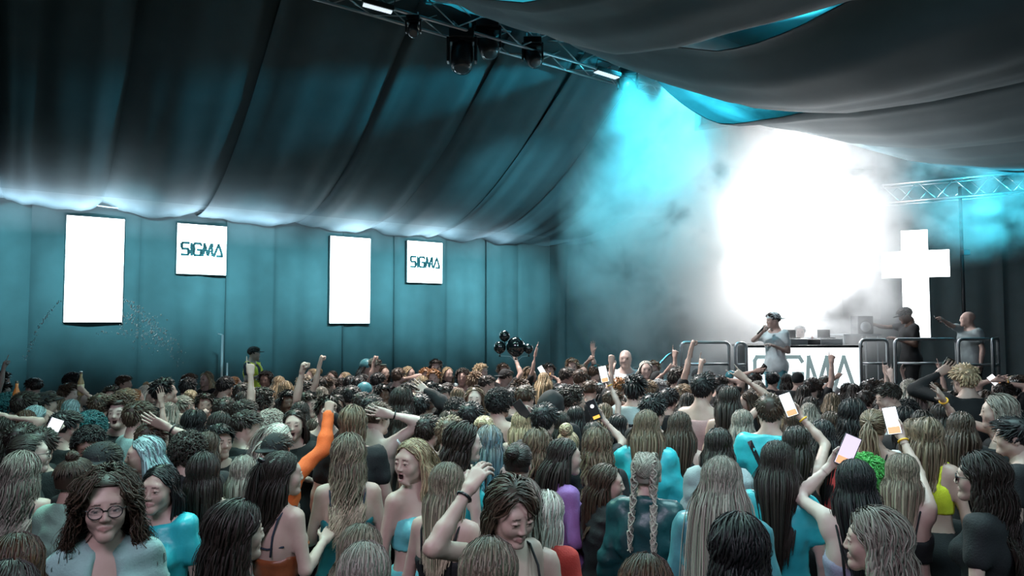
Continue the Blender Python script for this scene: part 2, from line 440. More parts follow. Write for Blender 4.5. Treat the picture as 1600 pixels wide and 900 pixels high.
moving_head(P(762, 45, 10.6)+Vector((0, 0, .05)), P(900, 500, 9), 1.15, 'black moving head lamp tucked behind the larger one on the ridge truss')
moving_head(P(832, 66, 11.0), P(1100, 480, 8), .95, 'single black moving head lamp tilted to the stage at mid truss')
moving_head(P(980, 112, 12.1), P(1200, 420, 8), 1.0, 'black moving head lamp at the stage end of the ridge truss')
moving_head(P(646, 30, 9.7), P(640, 400, 6), .62, 'small black lamp with bright rim on the near end of the ridge truss')
def flood(p, rot, sz, label):
    t = thing('flood_lamp', label, 'stage light', tuple(p)); t.rotation_euler = rot
    MB().box((0, 0, .03), (sz, sz*.55, .07)).build('housing', M_head, t, bevel=.01)
    MB().box((0, 0, -.012), (sz*.92, sz*.42, .012)).build('lamp_face', M_soft, t)
    MB().tube([(-sz*.5, 0, .03), (-sz*.5, 0, .2), (sz*.5, 0, .2), (sz*.5, 0, .03)], .012, 6).build('bracket', M_head, t)
flood(P(590, 12, 9.3), (R(12), R(8), R(18)), .42, 'flat pale flood lamp alone on the dark drape above the near truss end')
flood(P(948, 116, 11.8), (R(10), R(10), R(18)), .44, 'flat pale flood lamp beside the last moving head lamp')
# hanging speaker box in the cyan smoke
t = thing('hanging_speaker', 'angular dark speaker box hanging in cyan smoke above the stage', 'speaker', tuple(P(1116, 186, 12.2)))
M_spk = mat('speaker_black', (.02, .03, .034), .6)
MB().prism([(-.30, -.16), (.30, -.08), (.33, .12), (-.28, .17)], Matrix.Rotation(R(90), 4, 'X') @ Matrix.Translation((0, 0, -.22)), .44).build('cabinet', M_spk, t, bevel=.02)
MB().prism([(-.26, -.12), (.26, -.05), (.28, .09), (-.25, .13)], Matrix.Translation((0, -.22, 0)) @ Matrix.Rotation(R(90), 4, 'X'), .012).build('grille', mat('grille', (.03, .04, .045), .7), t)
for sx in (-.1, .15): MB().tube([(sx, 0, .12), (sx, 0, .9)], .012, 6).build('hanging_bar', M_black, t)

# ---------------------------------------------------------------- lit screens on the left wall
LET = {  # strokes on a unit cell: x 0..w, y 0..1
    'S': (.95, [[(.95, 1), (.12, 1), (0, .88), (0, .62), (.12, .5), (.83, .5), (.95, .38), (.95, .12), (.83, 0), (0, 0)]]),
    'I': (.16, [[(.08, 0), (.08, 1)]]),
    'G': (1.05, [[(1.05, .86), (.9, 1), (.15, 1), (0, .85), (0, .15), (.15, 0), (.9, 0), (1.05, .15), (1.05, .46), (.55, .46)]]),
    'M': (1.3, [[(0, 0), (.12, 1), (.62, .05), (1.15, 1), (1.3, 0)]]),
    'A': (1.1, [[(0, 0), (.55, 1), (1.1, 0), (.42, 0)]]),
}
def lettering(width, th, slices=0, seed=3):
    """the word as flat bars, centred; returns MB in the x-y plane, z thickness"""
    gap = .26; tot = sum(LET[c][0] for c in 'SIGMA')+gap*4; k = width/tot; x = -width/2; hgt = k*1.75; mb = MB(); r = random.Random(seed)
    def bar(a, b):
        a, b = Vector((*a, 0)), Vector((*b, 0)); d = (b-a).normalized(); n = Vector((-d.y, d.x, 0))*th/2
        mb.prism([tuple((p)[:2]) for p in (a-n-d*th*.4, b-n+d*th*.4, b+n+d*th*.4, a+n-d*th*.4)], Matrix.Identity(4), .006)
    for c in 'SIGMA':
        wd, st = LET[c]
        for poly in st:
            for a, b in zip(poly[:-1], poly[1:]):
                A_ = (x+a[0]*k, (a[1]-.5)*hgt); B_ = (x+b[0]*k, (b[1]-.5)*hgt)
                if slices and abs(B_[1]-A_[1]) > th:           # the sliced glitch look: broken into short runs
                    m = slices; jx = 0
                    for i in range(m):
                        f0, f1 = i/m, (i+.80)/m; jx = r.uniform(-.22, .22)*th
                        bar((A_[0]+(B_[0]-A_[0])*f0+jx, A_[1]+(B_[1]-A_[1])*f0), (A_[0]+(B_[0]-A_[0])*f1+jx, A_[1]+(B_[1]-A_[1])*f1))
                else: bar(A_, B_)
        x += (wd+gap)*k
    return mb
wrot = Matrix((( WD[0]/np.linalg.norm(WD), 0, WN[0], 0), (WD[1]/np.linalg.norm(WD), 0, WN[1], 0), (0, 1, 0, 0), (0, 0, 0, 1)))  # x along wall, y up, z into room
def wall_t(px): u = (px-800)/FPX; return (u*12.5-WA[0])/(WD[0]-u)
WLEN = float(np.linalg.norm(WD))
def screen(x0, x1, ytl, ybl, ytr, ybr, label, logo, gap=.20):
    t0, t1 = wall_t(x0), wall_t(x1); d0, d1 = WA[1]+t0, WA[1]+t1
    zt = (P(x0, ytl, d0).z+P(x1, ytr, d1).z)/2; zb = (P(x0, ybl, d0).z+P(x1, ybr, d1).z)/2
    c = wl((t0+t1)/2, gap, (zt+zb)/2); W_ = (t1-t0)*WLEN; H_ = zt-zb
    t = thing('led_screen', label, 'screen', tuple(c), 0); t.matrix_world = Matrix.Translation(c) @ wrot
    MB().box((0, 0, -.045), (W_+.03, H_+.03, .08)).build('housing', M_black, t, bevel=.01)
    face = MB().box((0, 0, 0), (W_, H_, .012)).build('lit_face', M_white, t)
    for sy in (.3, -.3): MB().box((0, H_*sy, -.13), (W_*.5, .05, .10)).build('wall_bracket', M_black, t)
    if logo:
        o = lettering(W_*.82, .046, 5).build('lettering', M_ink, face); o.location = (0, 0, .007)
        o['label'] = 'dark sliced SIGMA lettering'
screen(99, 189, 338, 503, 345.5, 503.5, 'tall blank white LED screen, the larger of two, on the draped wall', False)
screen(271.5, 348, 351, 429, 356, 430, 'square white LED screen with SIGMA lettering between the two tall screens', True)
screen(510, 572, 370, 505, 374.5, 505, 'tall blank white LED screen, the smaller of two, nearer the wall corner', False)
screen(630, 684, 377.5, 442, 381, 443, 'square white LED screen with SIGMA lettering nearest the wall corner', True)
# thin pole by the wall
p = P(347, 560, 13.4); t = thing('steel_pole', 'thin pale steel pole standing against the wall drape behind the steward', 'pole', (p.x, p.y, 0))
MB().tube([(0, 0, 0), (0, 0, 1.98)], .022, 8).build('pole', M_alu, t, True); MB().tube([(.10, 0, 0), (.10, 0, 1.45)], .016, 8).build('stay', M_alu, t, True); MB().tube([(0, 0, 1.98), (-.09, 0, 2.0)], .014, 6).build('hook', M_alu, t, True); MB().lathe([(.15, 0), (.15, .02)], (0.04, 0, 0), 12).build('foot_plate', M_black, t)
# cable along the hem of the eave
t = MB().tube([wl(x, .42, 4.32-.05*math.sin(x*3)) for x in np.linspace(-1.2, 1.3, 14)], .012, 6).build('eave_cable', M_alu, None, True); tag(t, 'thin pale cable slung along the eave above the screens', 'cable')

# ---------------------------------------------------------------- stage
STZ = .62
st = thing('stage', 'raised black stage platform with dark skirt behind the crowd', 'stage', (0, 0, 0))
sx0, sx1 = P(1045, 560, 11).x, P(1572, 560, 11).x
MB().box(((sx0+sx1)/2, 12.6, STZ-.05), (sx1-sx0, 3.6, .1)).build('deck', mat('deck', (.03, .032, .035), .5), st, bevel=.01)
nf = 5
for i in range(nf):
    x0, x1 = sx0+(sx1-sx0)*i/nf, sx0+(sx1-sx0)*(i+1)/nf
    MB().box(((x0+x1)/2, 10.83, (STZ-.1)/2), (x1-x0-.015, .03, STZ-.1)).build('skirt_panel', M_black, st)
for x in (sx0+.1, (sx0+sx1)/2, sx1-.1):
    for y in (11.0, 14.2): MB().tube([(x, y, 0), (x, y, STZ-.1)], .03, 8).build('leg', M_alu, st)
def rail(px0, px1, pt, pb, label, d=10.95, d2=None, open_=False):
    d2 = d2 or d; a = P(px0, pt, d); b = P(px1, pt, d2); zt = a.z; zb = P(px0, pb, d).z
    c = (a+b)/2; t = thing('guard_rail', label, 'rail', (c.x, c.y, STZ)); ax = Vector((b.x-a.x, b.y-a.y, 0)); L = ax.length; ax.normalize()
    t.rotation_euler = (0, 0, math.atan2(ax.y, ax.x)); h = zt-STZ; r0 = .07
    pts = [(-L/2, 0, 0), (-L/2, 0, h-r0)]+[(-L/2+r0-r0*math.cos(k), 0, h-r0+r0*math.sin(k)) for k in np.linspace(.3, 1.57, 5)]+[(L/2-r0+r0*math.sin(k), 0, h-r0+r0*math.cos(k)) for k in np.linspace(0, 1.27, 5)]+[(L/2, 0, h-r0), (L/2, 0, 0)]
    MB().tube(pts, .024, 10).build('rail_frame', M_alu, t, True)
    MB().tube([(-L/2, 0, zb-STZ), (L/2, 0, zb-STZ)], .02, 8).build('mid_rail', M_alu, t, True)
    for x in (-L/2, L/2): MB().lathe([(.05, 0), (.05, .015), (.03, .03)], (x, 0, 0), 12).build('foot', M_alu, t, True)
rail(1064, 1139, 535, 569, 'aluminium guard rail at the end of the stage by the stair')
rail(1149, 1166, 536, 570, 'short aluminium guard rail close beside the lit booth in glare')
rail(1344, 1386, 531, 568, 'aluminium guard rail just past the booth, below the lit cross')
rail(1398, 1494, 530, 568, 'wide aluminium guard rail before the hooded man on the stage')
rail(1497, 1551, 530, 570, 'aluminium guard rail in front of the bald man', 10.9)
rail(1550, 1559, 530, 573, 'end guard rail turning the stage corner beside the bald man', 10.85, 11.5)
t = thing('stair_handrail', 'slanting rounded handrail of the stage stair', 'rail', tuple(P(1046, 600, 10.6)))
o = P(1046, 600, 10.6); q = [Vector((P(1004, 594, 10.2).x, 10.2, 0)), P(1004, 594, 10.2), P(1024, 576, 10.3), P(1043, 556, 10.5), P(1048, 553, 10.5), P(1052, 557, 10.55), P(1053, 566, 10.55), Vector((P(1053, 566, 10.55).x, 10.55, .0))]
MB().tube([x-o for x in q], .022, 10).build('handrail', M_alu, t, True)
# booth
ba, bb = P(1168, 545, 11.25), P(1343, 545, 11.25)
bc = (ba+bb)/2; BW = bb.x-ba.x; bt = P(1255, 543, 11.25).z-STZ
t = thing('dj_booth', 'glowing white box booth with large SIGMA lettering on the stage front', 'booth', (bc.x, 11.25, STZ))
MB().box((0, .35, bt/2), (BW, .68, bt)).build('booth_body', M_black, t, bevel=.01)
bf = MB().box((0, .0, bt/2), (BW-.01, .02, bt-.01)).build('lit_front', mat('booth_white', (.9, .9, .9), .5, emit=(.9, .98, 1), estr=2.), t)
o = lettering(BW*.88, .06, 0).build('lettering', M_inkg, bf); o.matrix_local = Matrix.Translation((0, -.012, P(1255, 582, 11.25).z-STZ)) @ Matrix.Rotation(R(90), 4, 'X'); o['label'] = 'large grey SIGMA lettering'
MB().box((0, .33, bt+.02), (BW+.06, .78, .04)).build('worktop', M_black, t, bevel=.01)
tz = STZ+bt+.04
def deck(px, lab):
    p = P(px, 520, 11.5); q = thing('record_deck', lab, 'turntable', (p.x, 11.5, tz))
    MB().box((0, 0, .05), (.36, .34, .10)).build('deck_body', M_alu, q, bevel=.01); MB().lathe([(.13, .10), (.13, .115), (.02, .118)], (0, 0, 0), 20).build('platter', M_black, q, True)
    MB().box((0, .12, .17), (.20, .02, .14)).build('display', M_black, q)
deck(1292, 'silver media deck on the booth top nearer the cross, in glare'); deck(1238, 'silver media deck at the middle of the booth top')
p = P(1262, 520, 11.5); q = thing('dj_mixer', 'small mixing desk between the two media decks', 'mixer', (P(1265, 520, 11.5).x, 11.5, tz))
MB().box((0, 0, .045), (.2, .34, .09)).build('mixer_body', M_black, q, bevel=.01)
mb = MB()
for i in range(4):
    for j in range(4): mb.lathe([(.012, .09), (.010, .11)], (-.07+.045*i, -.1+.07*j, 0), 8)
stuff(mb.build('knob', M_alu, q))
p = P(1338, 515, 11.9); q = thing('equipment_table', 'small trestle shelf with drum machines beside the booth', 'table', (p.x, 11.95, STZ))
th = P(1338, 523, 11.9).z-STZ
MB().box((0, 0, th), (.62, .5, .03)).build('tabletop', M_alu, q)
for sx in (-.28, .28):
    for sy in (-.2, .2): MB().tube([(sx, sy, 0), (sx, sy, th)], .016, 6).build('leg', M_alu, q)
q2 = thing('monitor_speaker', 'boxy monitor speaker standing on the trestle shelf', 'speaker', (p.x+.12, 11.95, STZ+th+.015))
MB().box((0, 0, .15), (.26, .26, .30)).build('cabinet', M_black, q2, bevel=.01); MB().lathe([(.09, 0), (.085, .012), (.03, .004)], (0, -.13, .12), 16, Matrix.Rotation(R(90), 3, 'X')).build('cone', M_alu, q2, True)
q2 = thing('floor_stand_speaker', 'pale boxy speaker glowing at the near end of the booth', 'speaker', (P(1184, 520, 11.7).x, 11.75, STZ))
MB().box((0, 0, .62), (.36, .34, .5)).build('cabinet', M_alu, q2, bevel=.015); MB().tube([(0, 0, 0), (0, 0, .4)], .03, 8).build('stand', M_black, q2); MB().lathe([(.2, 0), (.2, .02)], (0, 0, 0), 16).build('foot_plate', M_black, q2)
# LED wall taken to stand in the smoke, left almost dark
c = P(1258, 350, 13.75); t = thing('led_wall', 'large almost dark LED wall centred behind the booth in smoke', 'screen', tuple(c))
MB().box((0, .06, 0), (2.9, .1, 3.75)).build('housing', M_black, t)
for i in range(4):
    for j in range(5): MB().box((-1.05+.7*i, 0, -1.44+.72*j), (.69, .02, .71)).build('led_panel', mat('led_wall_face', (.003, .004, .004), 1., spec=0, emit=(.96, .99, 1), estr=.012), t)
for x in (-1.2, 1.2): MB().box((x, .2, (-c.z+STZ-1.85)/2-.0), (.08, .08, c.z-STZ-1.85+.05)).build('post', M_black, t)
# cross of light
cr = P(1430, 430, 12.6); t = thing('lit_cross', 'tall glowing white cross standing on the stage behind the hooded man', 'cross', tuple(cr))
t.rotation_euler = (0, 0, R(-28)); sc_ = 12.6/FPX
cw, arm, hu, hd = 33*sc_*1.12, 47*sc_*1.0, 73*sc_, 96*sc_
poly = [(-cw/2, -hd), (cw/2, -hd), (cw/2, -.02), (arm, -.02), (arm, .46), (cw/2, .46), (cw/2, hu), (-cw/2, hu), (-cw/2, .46), (-arm, .46), (-arm, -.02), (-cw/2, -.02)]
poly = [(x, y-.02) for x, y in poly]
MB().prism(poly, Matrix.Rotation(R(90), 4, 'X') @ Matrix.Translation((0, 0, -.10)), .10).build('cross_body', M_black, t)
MB().prism([(x*.985, y*.992) for x, y in poly], Matrix.Rotation(R(90), 4, 'X'), .012).build('lit_face', M_white, t)
zb = cr.z-hd; MB().box((0, .06, -(hd+(zb-STZ)/2)), (.10, .06, zb-STZ)).build('post', M_black, t); MB().box((0, .06, -(cr.z-STZ)+.02), (.7, .5, .04)).build('foot', M_black, t)
# light stand with lamp behind the bald man
p = P(1503, 395, 12.9); t = thing('lamp_stand', 'slim black pole with a small clamp lamp behind the bald man', 'stand', (p.x, p.y, STZ))
MB().tube([(0, 0, 0), (0, 0, 4.1)], .03, 8).build('pole', M_head, t, True); MB().box((.03, -.05, p.z-STZ), (.12, .1, .1)).build('lamp_head', M_lens, t, bevel=.01); MB().lathe([(.3, 0), (.3, .02)], (0, 0, 0), 16).build('foot', M_head, t)

# ---------------------------------------------------------------- haze and smoke (real scattering volumes lit by the lamps)
def volmat(name, dens, col, aniso=.2, nz=None):
    m = bpy.data.materials.new(name); m.use_nodes = True; nt = m.node_tree; nt.nodes.clear()
    out = nt.nodes.new('ShaderNodeOutputMaterial'); v = nt.nodes.new('ShaderNodeVolumeScatter')
    v.inputs['Color'].default_value = (*col, 1); v.inputs['Anisotropy'].default_value = aniso; v.inputs['Density'].default_value = dens
    nt.links.new(v.outputs[0], out.inputs['Volume'])
    if nz:
        sc, lo, hi, det, cen, rad = nz
        tc = nt.nodes.new('ShaderNodeTexCoord'); n = nt.nodes.new('ShaderNodeTexNoise'); n.inputs['Scale'].default_value = sc; n.inputs['Detail'].default_value = det; n.inputs['Roughness'].default_value = .6; n.inputs['Distortion'].default_value = .4
        nt.links.new(tc.outputs['Object'], n.inputs['Vector'])
        mr = nt.nodes.new('ShaderNodeMapRange'); mr.inputs[1].default_value = lo; mr.inputs[2].default_value = hi; nt.links.new(n.outputs['Fac'], mr.inputs[0])
        # thin out from the puff's centre
        sb = nt.nodes.new('ShaderNodeVectorMath'); sb.operation = 'SUBTRACT'; sb.inputs[1].default_value = cen; nt.links.new(tc.outputs['Object'], sb.inputs[0])
        dv = nt.nodes.new('ShaderNodeVectorMath'); dv.operation = 'DIVIDE'; dv.inputs[1].default_value = rad; nt.links.new(sb.outputs[0], dv.inputs[0])
        ln = nt.nodes.new('ShaderNodeVectorMath'); ln.operation = 'LENGTH'; nt.links.new(dv.outputs[0], ln.inputs[0])
        fa = nt.nodes.new('ShaderNodeMapRange'); fa.inputs[1].default_value = .30; fa.inputs[2].default_value = 1.; fa.inputs[3].default_value = 1.; fa.inputs[4].default_value = 0.; nt.links.new(ln.outputs['Value'], fa.inputs[0])
        a = nt.nodes.new('ShaderNodeMath'); a.operation = 'MULTIPLY'; nt.links.new(mr.outputs[0], a.inputs[0]); nt.links.new(fa.outputs[0], a.inputs[1])
        b = nt.nodes.new('ShaderNodeMath'); b.operation = 'MULTIPLY'; b.inputs[1].default_value = dens; nt.links.new(a.outputs[0], b.inputs[0]); nt.links.new(b.outputs[0], v.inputs['Density'])
    return m
def volbox(name, lo, hi, m, label):
    c = [(a+b)/2 for a, b in zip(lo, hi)]; o = MB().box((0, 0, 0), [b-a for a, b in zip(lo, hi)]).build(name, m); o.location = c
    stuff(o); o['label'] = label; o['category'] = 'smoke'; return o
pc = P(1150, 365, 12.7)
slo, shi = (P(860, 500, 12.8).x, 11.2, .7), (P(1392, 500, 12.8).x, 13.5, 6.5)
scn = [(a+b)/2 for a, b in zip(slo, shi)]
volbox('stage_smoke', slo, shi, volmat('smoke', 3.3, (.95, .98, 1), .15, (1.15, .39, .64, 5, tuple(pc[i]-scn[i] for i in range(3)), (3.3, 2.5, 3.9))), 'billowing pale smoke lit white and cyan over the stage')
pc = P(1500, 300, 13.0)
slo, shi = (P(1425, 500, 12.8).x, 11.9, 2.9), (P(1700, 500, 12.8).x, 14.2, 6.1)
scn = [(a+b)/2 for a, b in zip(slo, shi)]
volbox('stage_smoke', slo, shi, volmat('smoke_wisp', 2.6, (.9, .98, 1), .1, (1.25, .44, .66, 5, tuple(pc[i]-scn[i] for i in range(3)), (2.7, 1.7, 1.45))), 'cyan wisps of smoke above and behind the lit cross')

hz = MB().prism([tuple(wl(a, b, 0)[:2]) for a, b in ((-4.2, .22), (5.55, .22), (5.55, 1.7), (-4.2, 1.7))], Matrix.Translation((0, 0, .1)), 4.15).build('wall_haze', volmat('haze', .11, (.80, .97, 1), .2))
stuff(hz); hz['label'] = 'thin teal haze hanging along the screen wall'; hz['category'] = 'haze'
# ---------------------------------------------------------------- people: heads, hands, bodies, clothes
def rotm(yaw=0, pitch=0, roll=0):
    return np.array(Matrix.Rotation(yaw, 3, 'Z') @ Matrix.Rotation(pitch, 3, 'X') @ Matrix.Rotation(roll, 3, 'Y'))
HEADS = {}
HS = 1.01          # head size in the 1.70 m frame
def head_mesh(sex, mouth, h):
    """head-local: eye level z=0, facing +y; returns v, quads, feature colours"""
    key = (sex, mouth, h)
    if key in HEADS: return HEADS[key]
    f = sex == 'f'
    G = Field((-.1, -.125, -.2), (.1, .135, .125), h)
    G.ell((0, -.016, .034), (.073, .092, .078), 0)
    G.ell((0, .018, -.02), (.058 if f else .061, .070, .082), .03)
    jw = .037 if f else .048
    for s in (-1, 1):
        G.cone((s*jw, .005, -.058), (s*.006, .066, -.093), .017 if f else .024, .015 if f else .018, .03)
        G.ell((s*.034, .060, -.026), (.024, .020, .024), .035)
    cw = .006 if f else .012
    G.cone((-cw, .071, -.095), (cw, .071, -.095), .014 if f else .018, None, .025)
    G.cone((-.034, .068, .024), (.034, .068, .024), .015 if f else .018, None, .025)
    for s in (-1, 1): G.ell((s*.030, .100, .000), (.019, .0145, .0125), .018, -1)
    G.cone((0, .083, .014), (0, .101 if f else .104, -.026), .0062 if f else .0075, .0078 if f else .0095, .014)
    for s in (-1, 1): G.ell((s*.009, .094, -.031), (.0078, .009, .0062), .008)
    mz = -.060; op = .014 if mouth else 0.
    for s in (-1, 1):
        G.ell((s*.030, .0755, .000), (.0125, .0125, .0125), .002)
        G.cone((s*.017, .0845, .003), (s*.030, .0895, .0085), .0042, None, .004)
        G.cone((s*.030, .0895, .0085), (s*.043, .0815, .004), .0042, None, .004)
        G.cone((s*.020, .084, -.0075), (s*.040, .082, -.0065), .0035, None, .005)
        G.cone((s*.019, .080, mz), (0, .0880, mz+.003+op*.4), .0050, None, .007)
        G.cone((s*.016, .080, mz-.003-op*.6), (0, .0872, mz-.0075-op*1.4), .0058, None, .008)
    if mouth: G.ell((0, .092, mz-.006), (.016, .026, .013), .004, -1)
    else:
        for s in (-1, 1): G.cone((s*.019, .0862, mz-.0015), (0, .0945, mz-.0015), .0016, None, .002, -1)
    for s in (-1, 1):
        rt = rotm(0, -.25, 0)
        G.ell((s*.074, -.010, -.008), (.010, .019, .031), .008, 1, rt)
        G.ell((s*.084, -.006, -.006), (.007, .010, .018), .004, -1, rt)
    nr = .047 if f else .056
    G.cone((0, -.022, -.06), (0, -.040, -.20), nr, nr*1.12, .03)
    v, q = G.mesh()
    col = np.zeros((len(v), 4), np.float32)
    x, y, z = v.T; ax_ = np.abs(x)
    def put(m, c, a): col[m, :3] = c; col[m, 3] = a
    lip = ((ax_/.0225)**2+((z-(mz-.002-op*.4))/(.0092+op*1.1))**2 < 1) & (y > .07)
    put(lip, (.30, .12, .12) if f else (.34, .18, .155), .6)
    if mouth: put((ax_ < .016) & (np.abs(z-(mz-.006)) < .013) & (y < .088) & (y > .05), (.03, .008, .008), 1)
    bz = .0225-.10*(ax_-.03)*(ax_ > .03)
    put((np.abs(z-bz) < (.0030 if f else .0042)) & (ax_ > .014) & (ax_ < .047) & (y > .05), (.03, .02, .015), .85)
    ed = np.sqrt((ax_-.030)**2+(y-.0755)**2+z**2)
    eye = (ed < .0135) & (y > .078) & (z < .006) & (z > -.006)
    put(eye, (.50, .47, .46), 1)
    ir = np.sqrt((ax_-.030)**2+z**2)
    put(eye & (ir < .0066), (.05, .035, .028), 1); put(eye & (ir < .003), (.004, .004, .004), 1)
    lash = (ed >= .0133) & (ed < .0165) & (z > .002) & (z < .0075) & (y > .076) & (ax_ > .016) & (ax_ < .045)
    put(lash, (.02, .015, .015), .9 if f else .5)
    HEADS[key] = (v, q, col); return HEADS[key]

HANDS = {}
def hand_mesh(pose, h=.0048):
    """right hand: wrist at origin, fingers +z, palm faces +y, thumb at -x"""
    key = (pose, h)
    if key in HANDS: return HANDS[key]
    G = Field((-.105, -.05, -.06), (.075, .11, .215), h)
    kn = [(-.030, 0, .086), (-.010, 0, .092), (.011, 0, .088), (.029, 0, .078)]
    G.cone((0, 0, -.055), (0, 0, .005), .026, .023, .01)
    for i, k in enumerate(kn): G.cone((k[0]*.55, 0, .012), k, .016, .0115, .016)
    G.ell((-.022, .010, .035), (.016, .014, .026), .012)
    curls = dict(open=[.12]*4, spread=[.05]*4, relaxed=[.35, .42, .5, .55], fist=[1.45]*4, grip=[.85, .95, 1.0, 1.05],
                 point=[.05, 1.4, 1.45, 1.45], horns=[.08, 1.4, 1.4, .1], flat=[.05]*4, phone=[.30, .36, .4, .45])[pose]
    spread = dict(open=.10, spread=.2, relaxed=.04, point=.02, horns=.12).get(pose, .0)
    for i, k in enumerate(kn):
        L = (.042, .046, .043, .034)[i]; p = np.array(k); a = 0.; r = .0088 if i < 3 else .0078
        side = (i-1.5)*spread
        for sgm, l in enumerate((L, L*.62, L*.5)):
            a += curls[i]*(1.0, 1.05, .6)[sgm]
            d = np.array((math.sin(side)*math.cos(a), math.sin(a), math.cos(a)*math.cos(side)))
            p2 = p+d*l; G.cone(p, p2, r, r*.92, .003); p = p2; r *= .92
    tp = dict(fist=[(.55, .55, .6), (.9, .35, .2)], grip=[(-.15, .75, .65), (.25, .8, .5)], phone=[(-.45, .55, .7), (-.05, .4, .9)],
              point=[(.3, .6, .7), (.9, .3, .3)], horns=[(.4, .65, .6), (.9, .2, .2)]).get(pose, [(-.65, .25, .7), (-.35, .15, .9)])
    p = np.array((-.026, .008, .030)); r = .0115
    for d, l in zip(tp, (.040, .032)):
        d = np.array(d)/np.linalg.norm(d); p2 = p+d*l; G.cone(p, p2, r, r*.85, .006); p = p2; r *= .85
    v, q = G.mesh(); HANDS[key] = (v, q); return HANDS[key]

ARMS = {  # right arm: upper direction, forearm direction, hand pose, palm reference  (x right, y forward, z up)
    'down': ((.24, .0, -1), (.08, .25, -1), 'relaxed', (-1, .2, 0)),
    'bent': ((.22, .05, -1), (-.35, .9, .35), 'relaxed', (-.5, 0, -1)),
    'hip': ((.65, -.2, -1), (-.75, .35, -.5), 'fist', (-1, .2, 0)),
    'up': ((.30, .25, 1), (.02, .18, 1), 'open', (0, 1, 0)),
    'fist': ((.30, .25, 1), (.02, .22, 1), 'fist', (0, 1, 0)),
    'point': ((.28, .35, 1), (-.05, .15, 1), 'point', (0, 1, 0)),
    'phone': ((.35, .75, .35), (-.15, .15, 1), 'phone', (0, -1, 0)),
    'mouth': ((.35, .45, -.75), (-.55, .55, .85), 'grip', (-.3, -1, .2)),
    'head': ((.95, .25, .35), (-.75, -.12, .72), 'relaxed', (-.6, -.3, -.7)),
    'around': ((.95, .30, -.12), (.85, .35, .05), 'relaxed', (0, -.3, -1)),
    'fwd': ((.25, .9, -.1), (.0, 1, .25), 'relaxed', (-1, 0, -.2)),
}
def nrm(a): a = np.array(a, float); return a/np.linalg.norm(a)
def ortho(f, ref):
    r = np.array(ref, float); r = r-f*(r@f)
    if np.linalg.norm(r) < 1e-3: r = np.cross(f, (1, 0, 0))
    return r/np.linalg.norm(r)
L1, L2 = .272, .242
SHX = [.15]
def solve_arm(spec, side):
    """-> elbow, wrist, forearm dir, hand pose, palm dir, shoulder; in the 1.70 m body frame. side +1 right, -1 left"""
    S = np.array((side*SHX[0], -.008, 1.385))
    if isinstance(spec, str):
        u, f, hp, pr = ARMS[spec]
        u = nrm((u[0]*side, u[1], u[2])); f = nrm((f[0]*side, f[1], f[2])); pr = (pr[0]*side, pr[1], pr[2])
        if u[2] > -.2: S = S+np.array((-.01*side, .005, .03+.02*max(u[2], 0)))
        E = S+u*L1; W = E+f*L2
        return S, E, W, f, hp, ortho(f, pr)
    W, eh, hp, pr = spec          # wrist target, elbow hint, hand pose, palm reference
    W = np.array(W, float)
    if W[2] > 1.45: S = S+np.array((-.012*side, .01, .045))
    d = W-S; D = np.linalg.norm(d); mx = (L1+L2)*.995
    if D > mx: W = S+d/D*mx; d = W-S; D = mx
    n = d/D; a = (L1**2-L2**2+D*D)/(2*D); hh = math.sqrt(max(L1**2-a*a, 0))
    e = ortho(n, np.array(eh, float)); E = S+n*a+e*hh
    f = nrm(W-E)
    return S, E, W, f, hp, ortho(f, pr)

def wrinkle(G, amp, seed, fz=1.0):
    X, Y, Z = G.grid(); r = np.random.default_rng(seed); d = 0
    for i in range(5):
        k = r.normal(size=3)*np.array((26, 26, 34*fz)); ph = r.uniform(0, 6.28)
        w = k[0]*X+k[1]*Y+k[2]*Z+ph
        d = d+np.sin(w+1.2*np.sin(.37*w+ph*2))
    return d*(amp/2.2)

def torso_field(G, sex, k=1.):
    f = sex == 'f'
    G.ell((0, -.005, .93), (.160 if f else .155, .110, .13), 0)
    G.ell((0, .0, 1.07), (.125 if f else .145, .088 if f else .098, .17), .06)
    G.ell((0, -.005, 1.24), (.140 if f else .162, .098 if f else .110, .17), .05)
    sx = .116 if f else .142
    G.cone((-sx, -.012, 1.37), (sx, -.012, 1.37), .047 if f else .056, None, .05)
    for s in (-1, 1):
        G.cone((s*.025, -.03, 1.455), (s*(sx-.01), -.016, 1.385), .030, .040, .04)
        G.ell((s*.065, -.062, 1.27), (.055, .036, .085), .05)
        if f: G.ell((s*.066, .082, 1.235), (.056, .050, .055), .03)
        else: G.ell((s*.075, .072, 1.285), (.075, .040, .060), .05)
        G.ell((s*.075, -.055, .90), (.082, .075, .085), .04)
    G.cone((0, -.026, 1.36), (0, -.012, 1.52), .054 if f else .062, .047 if f else .056, .05)
    return G
def arm_field(T, A, sex, side, extra=0., frac=2.0, k=.03):
    G = Field.__new__(Field); G.lo, G.h, G.n, G.ax = T.lo, T.h, T.n, T.ax; G.F = np.full(T.n, .5, np.float32)
    _arm(G, A, sex, side, extra, frac, .012)
    kz = (np.clip((T.grid()[2]-1.17)/.08, 0, 1)*.04+.002).astype(np.float32)
    h = np.maximum(kz-np.abs(T.F-G.F), 0)/kz; T.F = np.minimum(T.F, G.F)-h*h*kz*.25
    return T
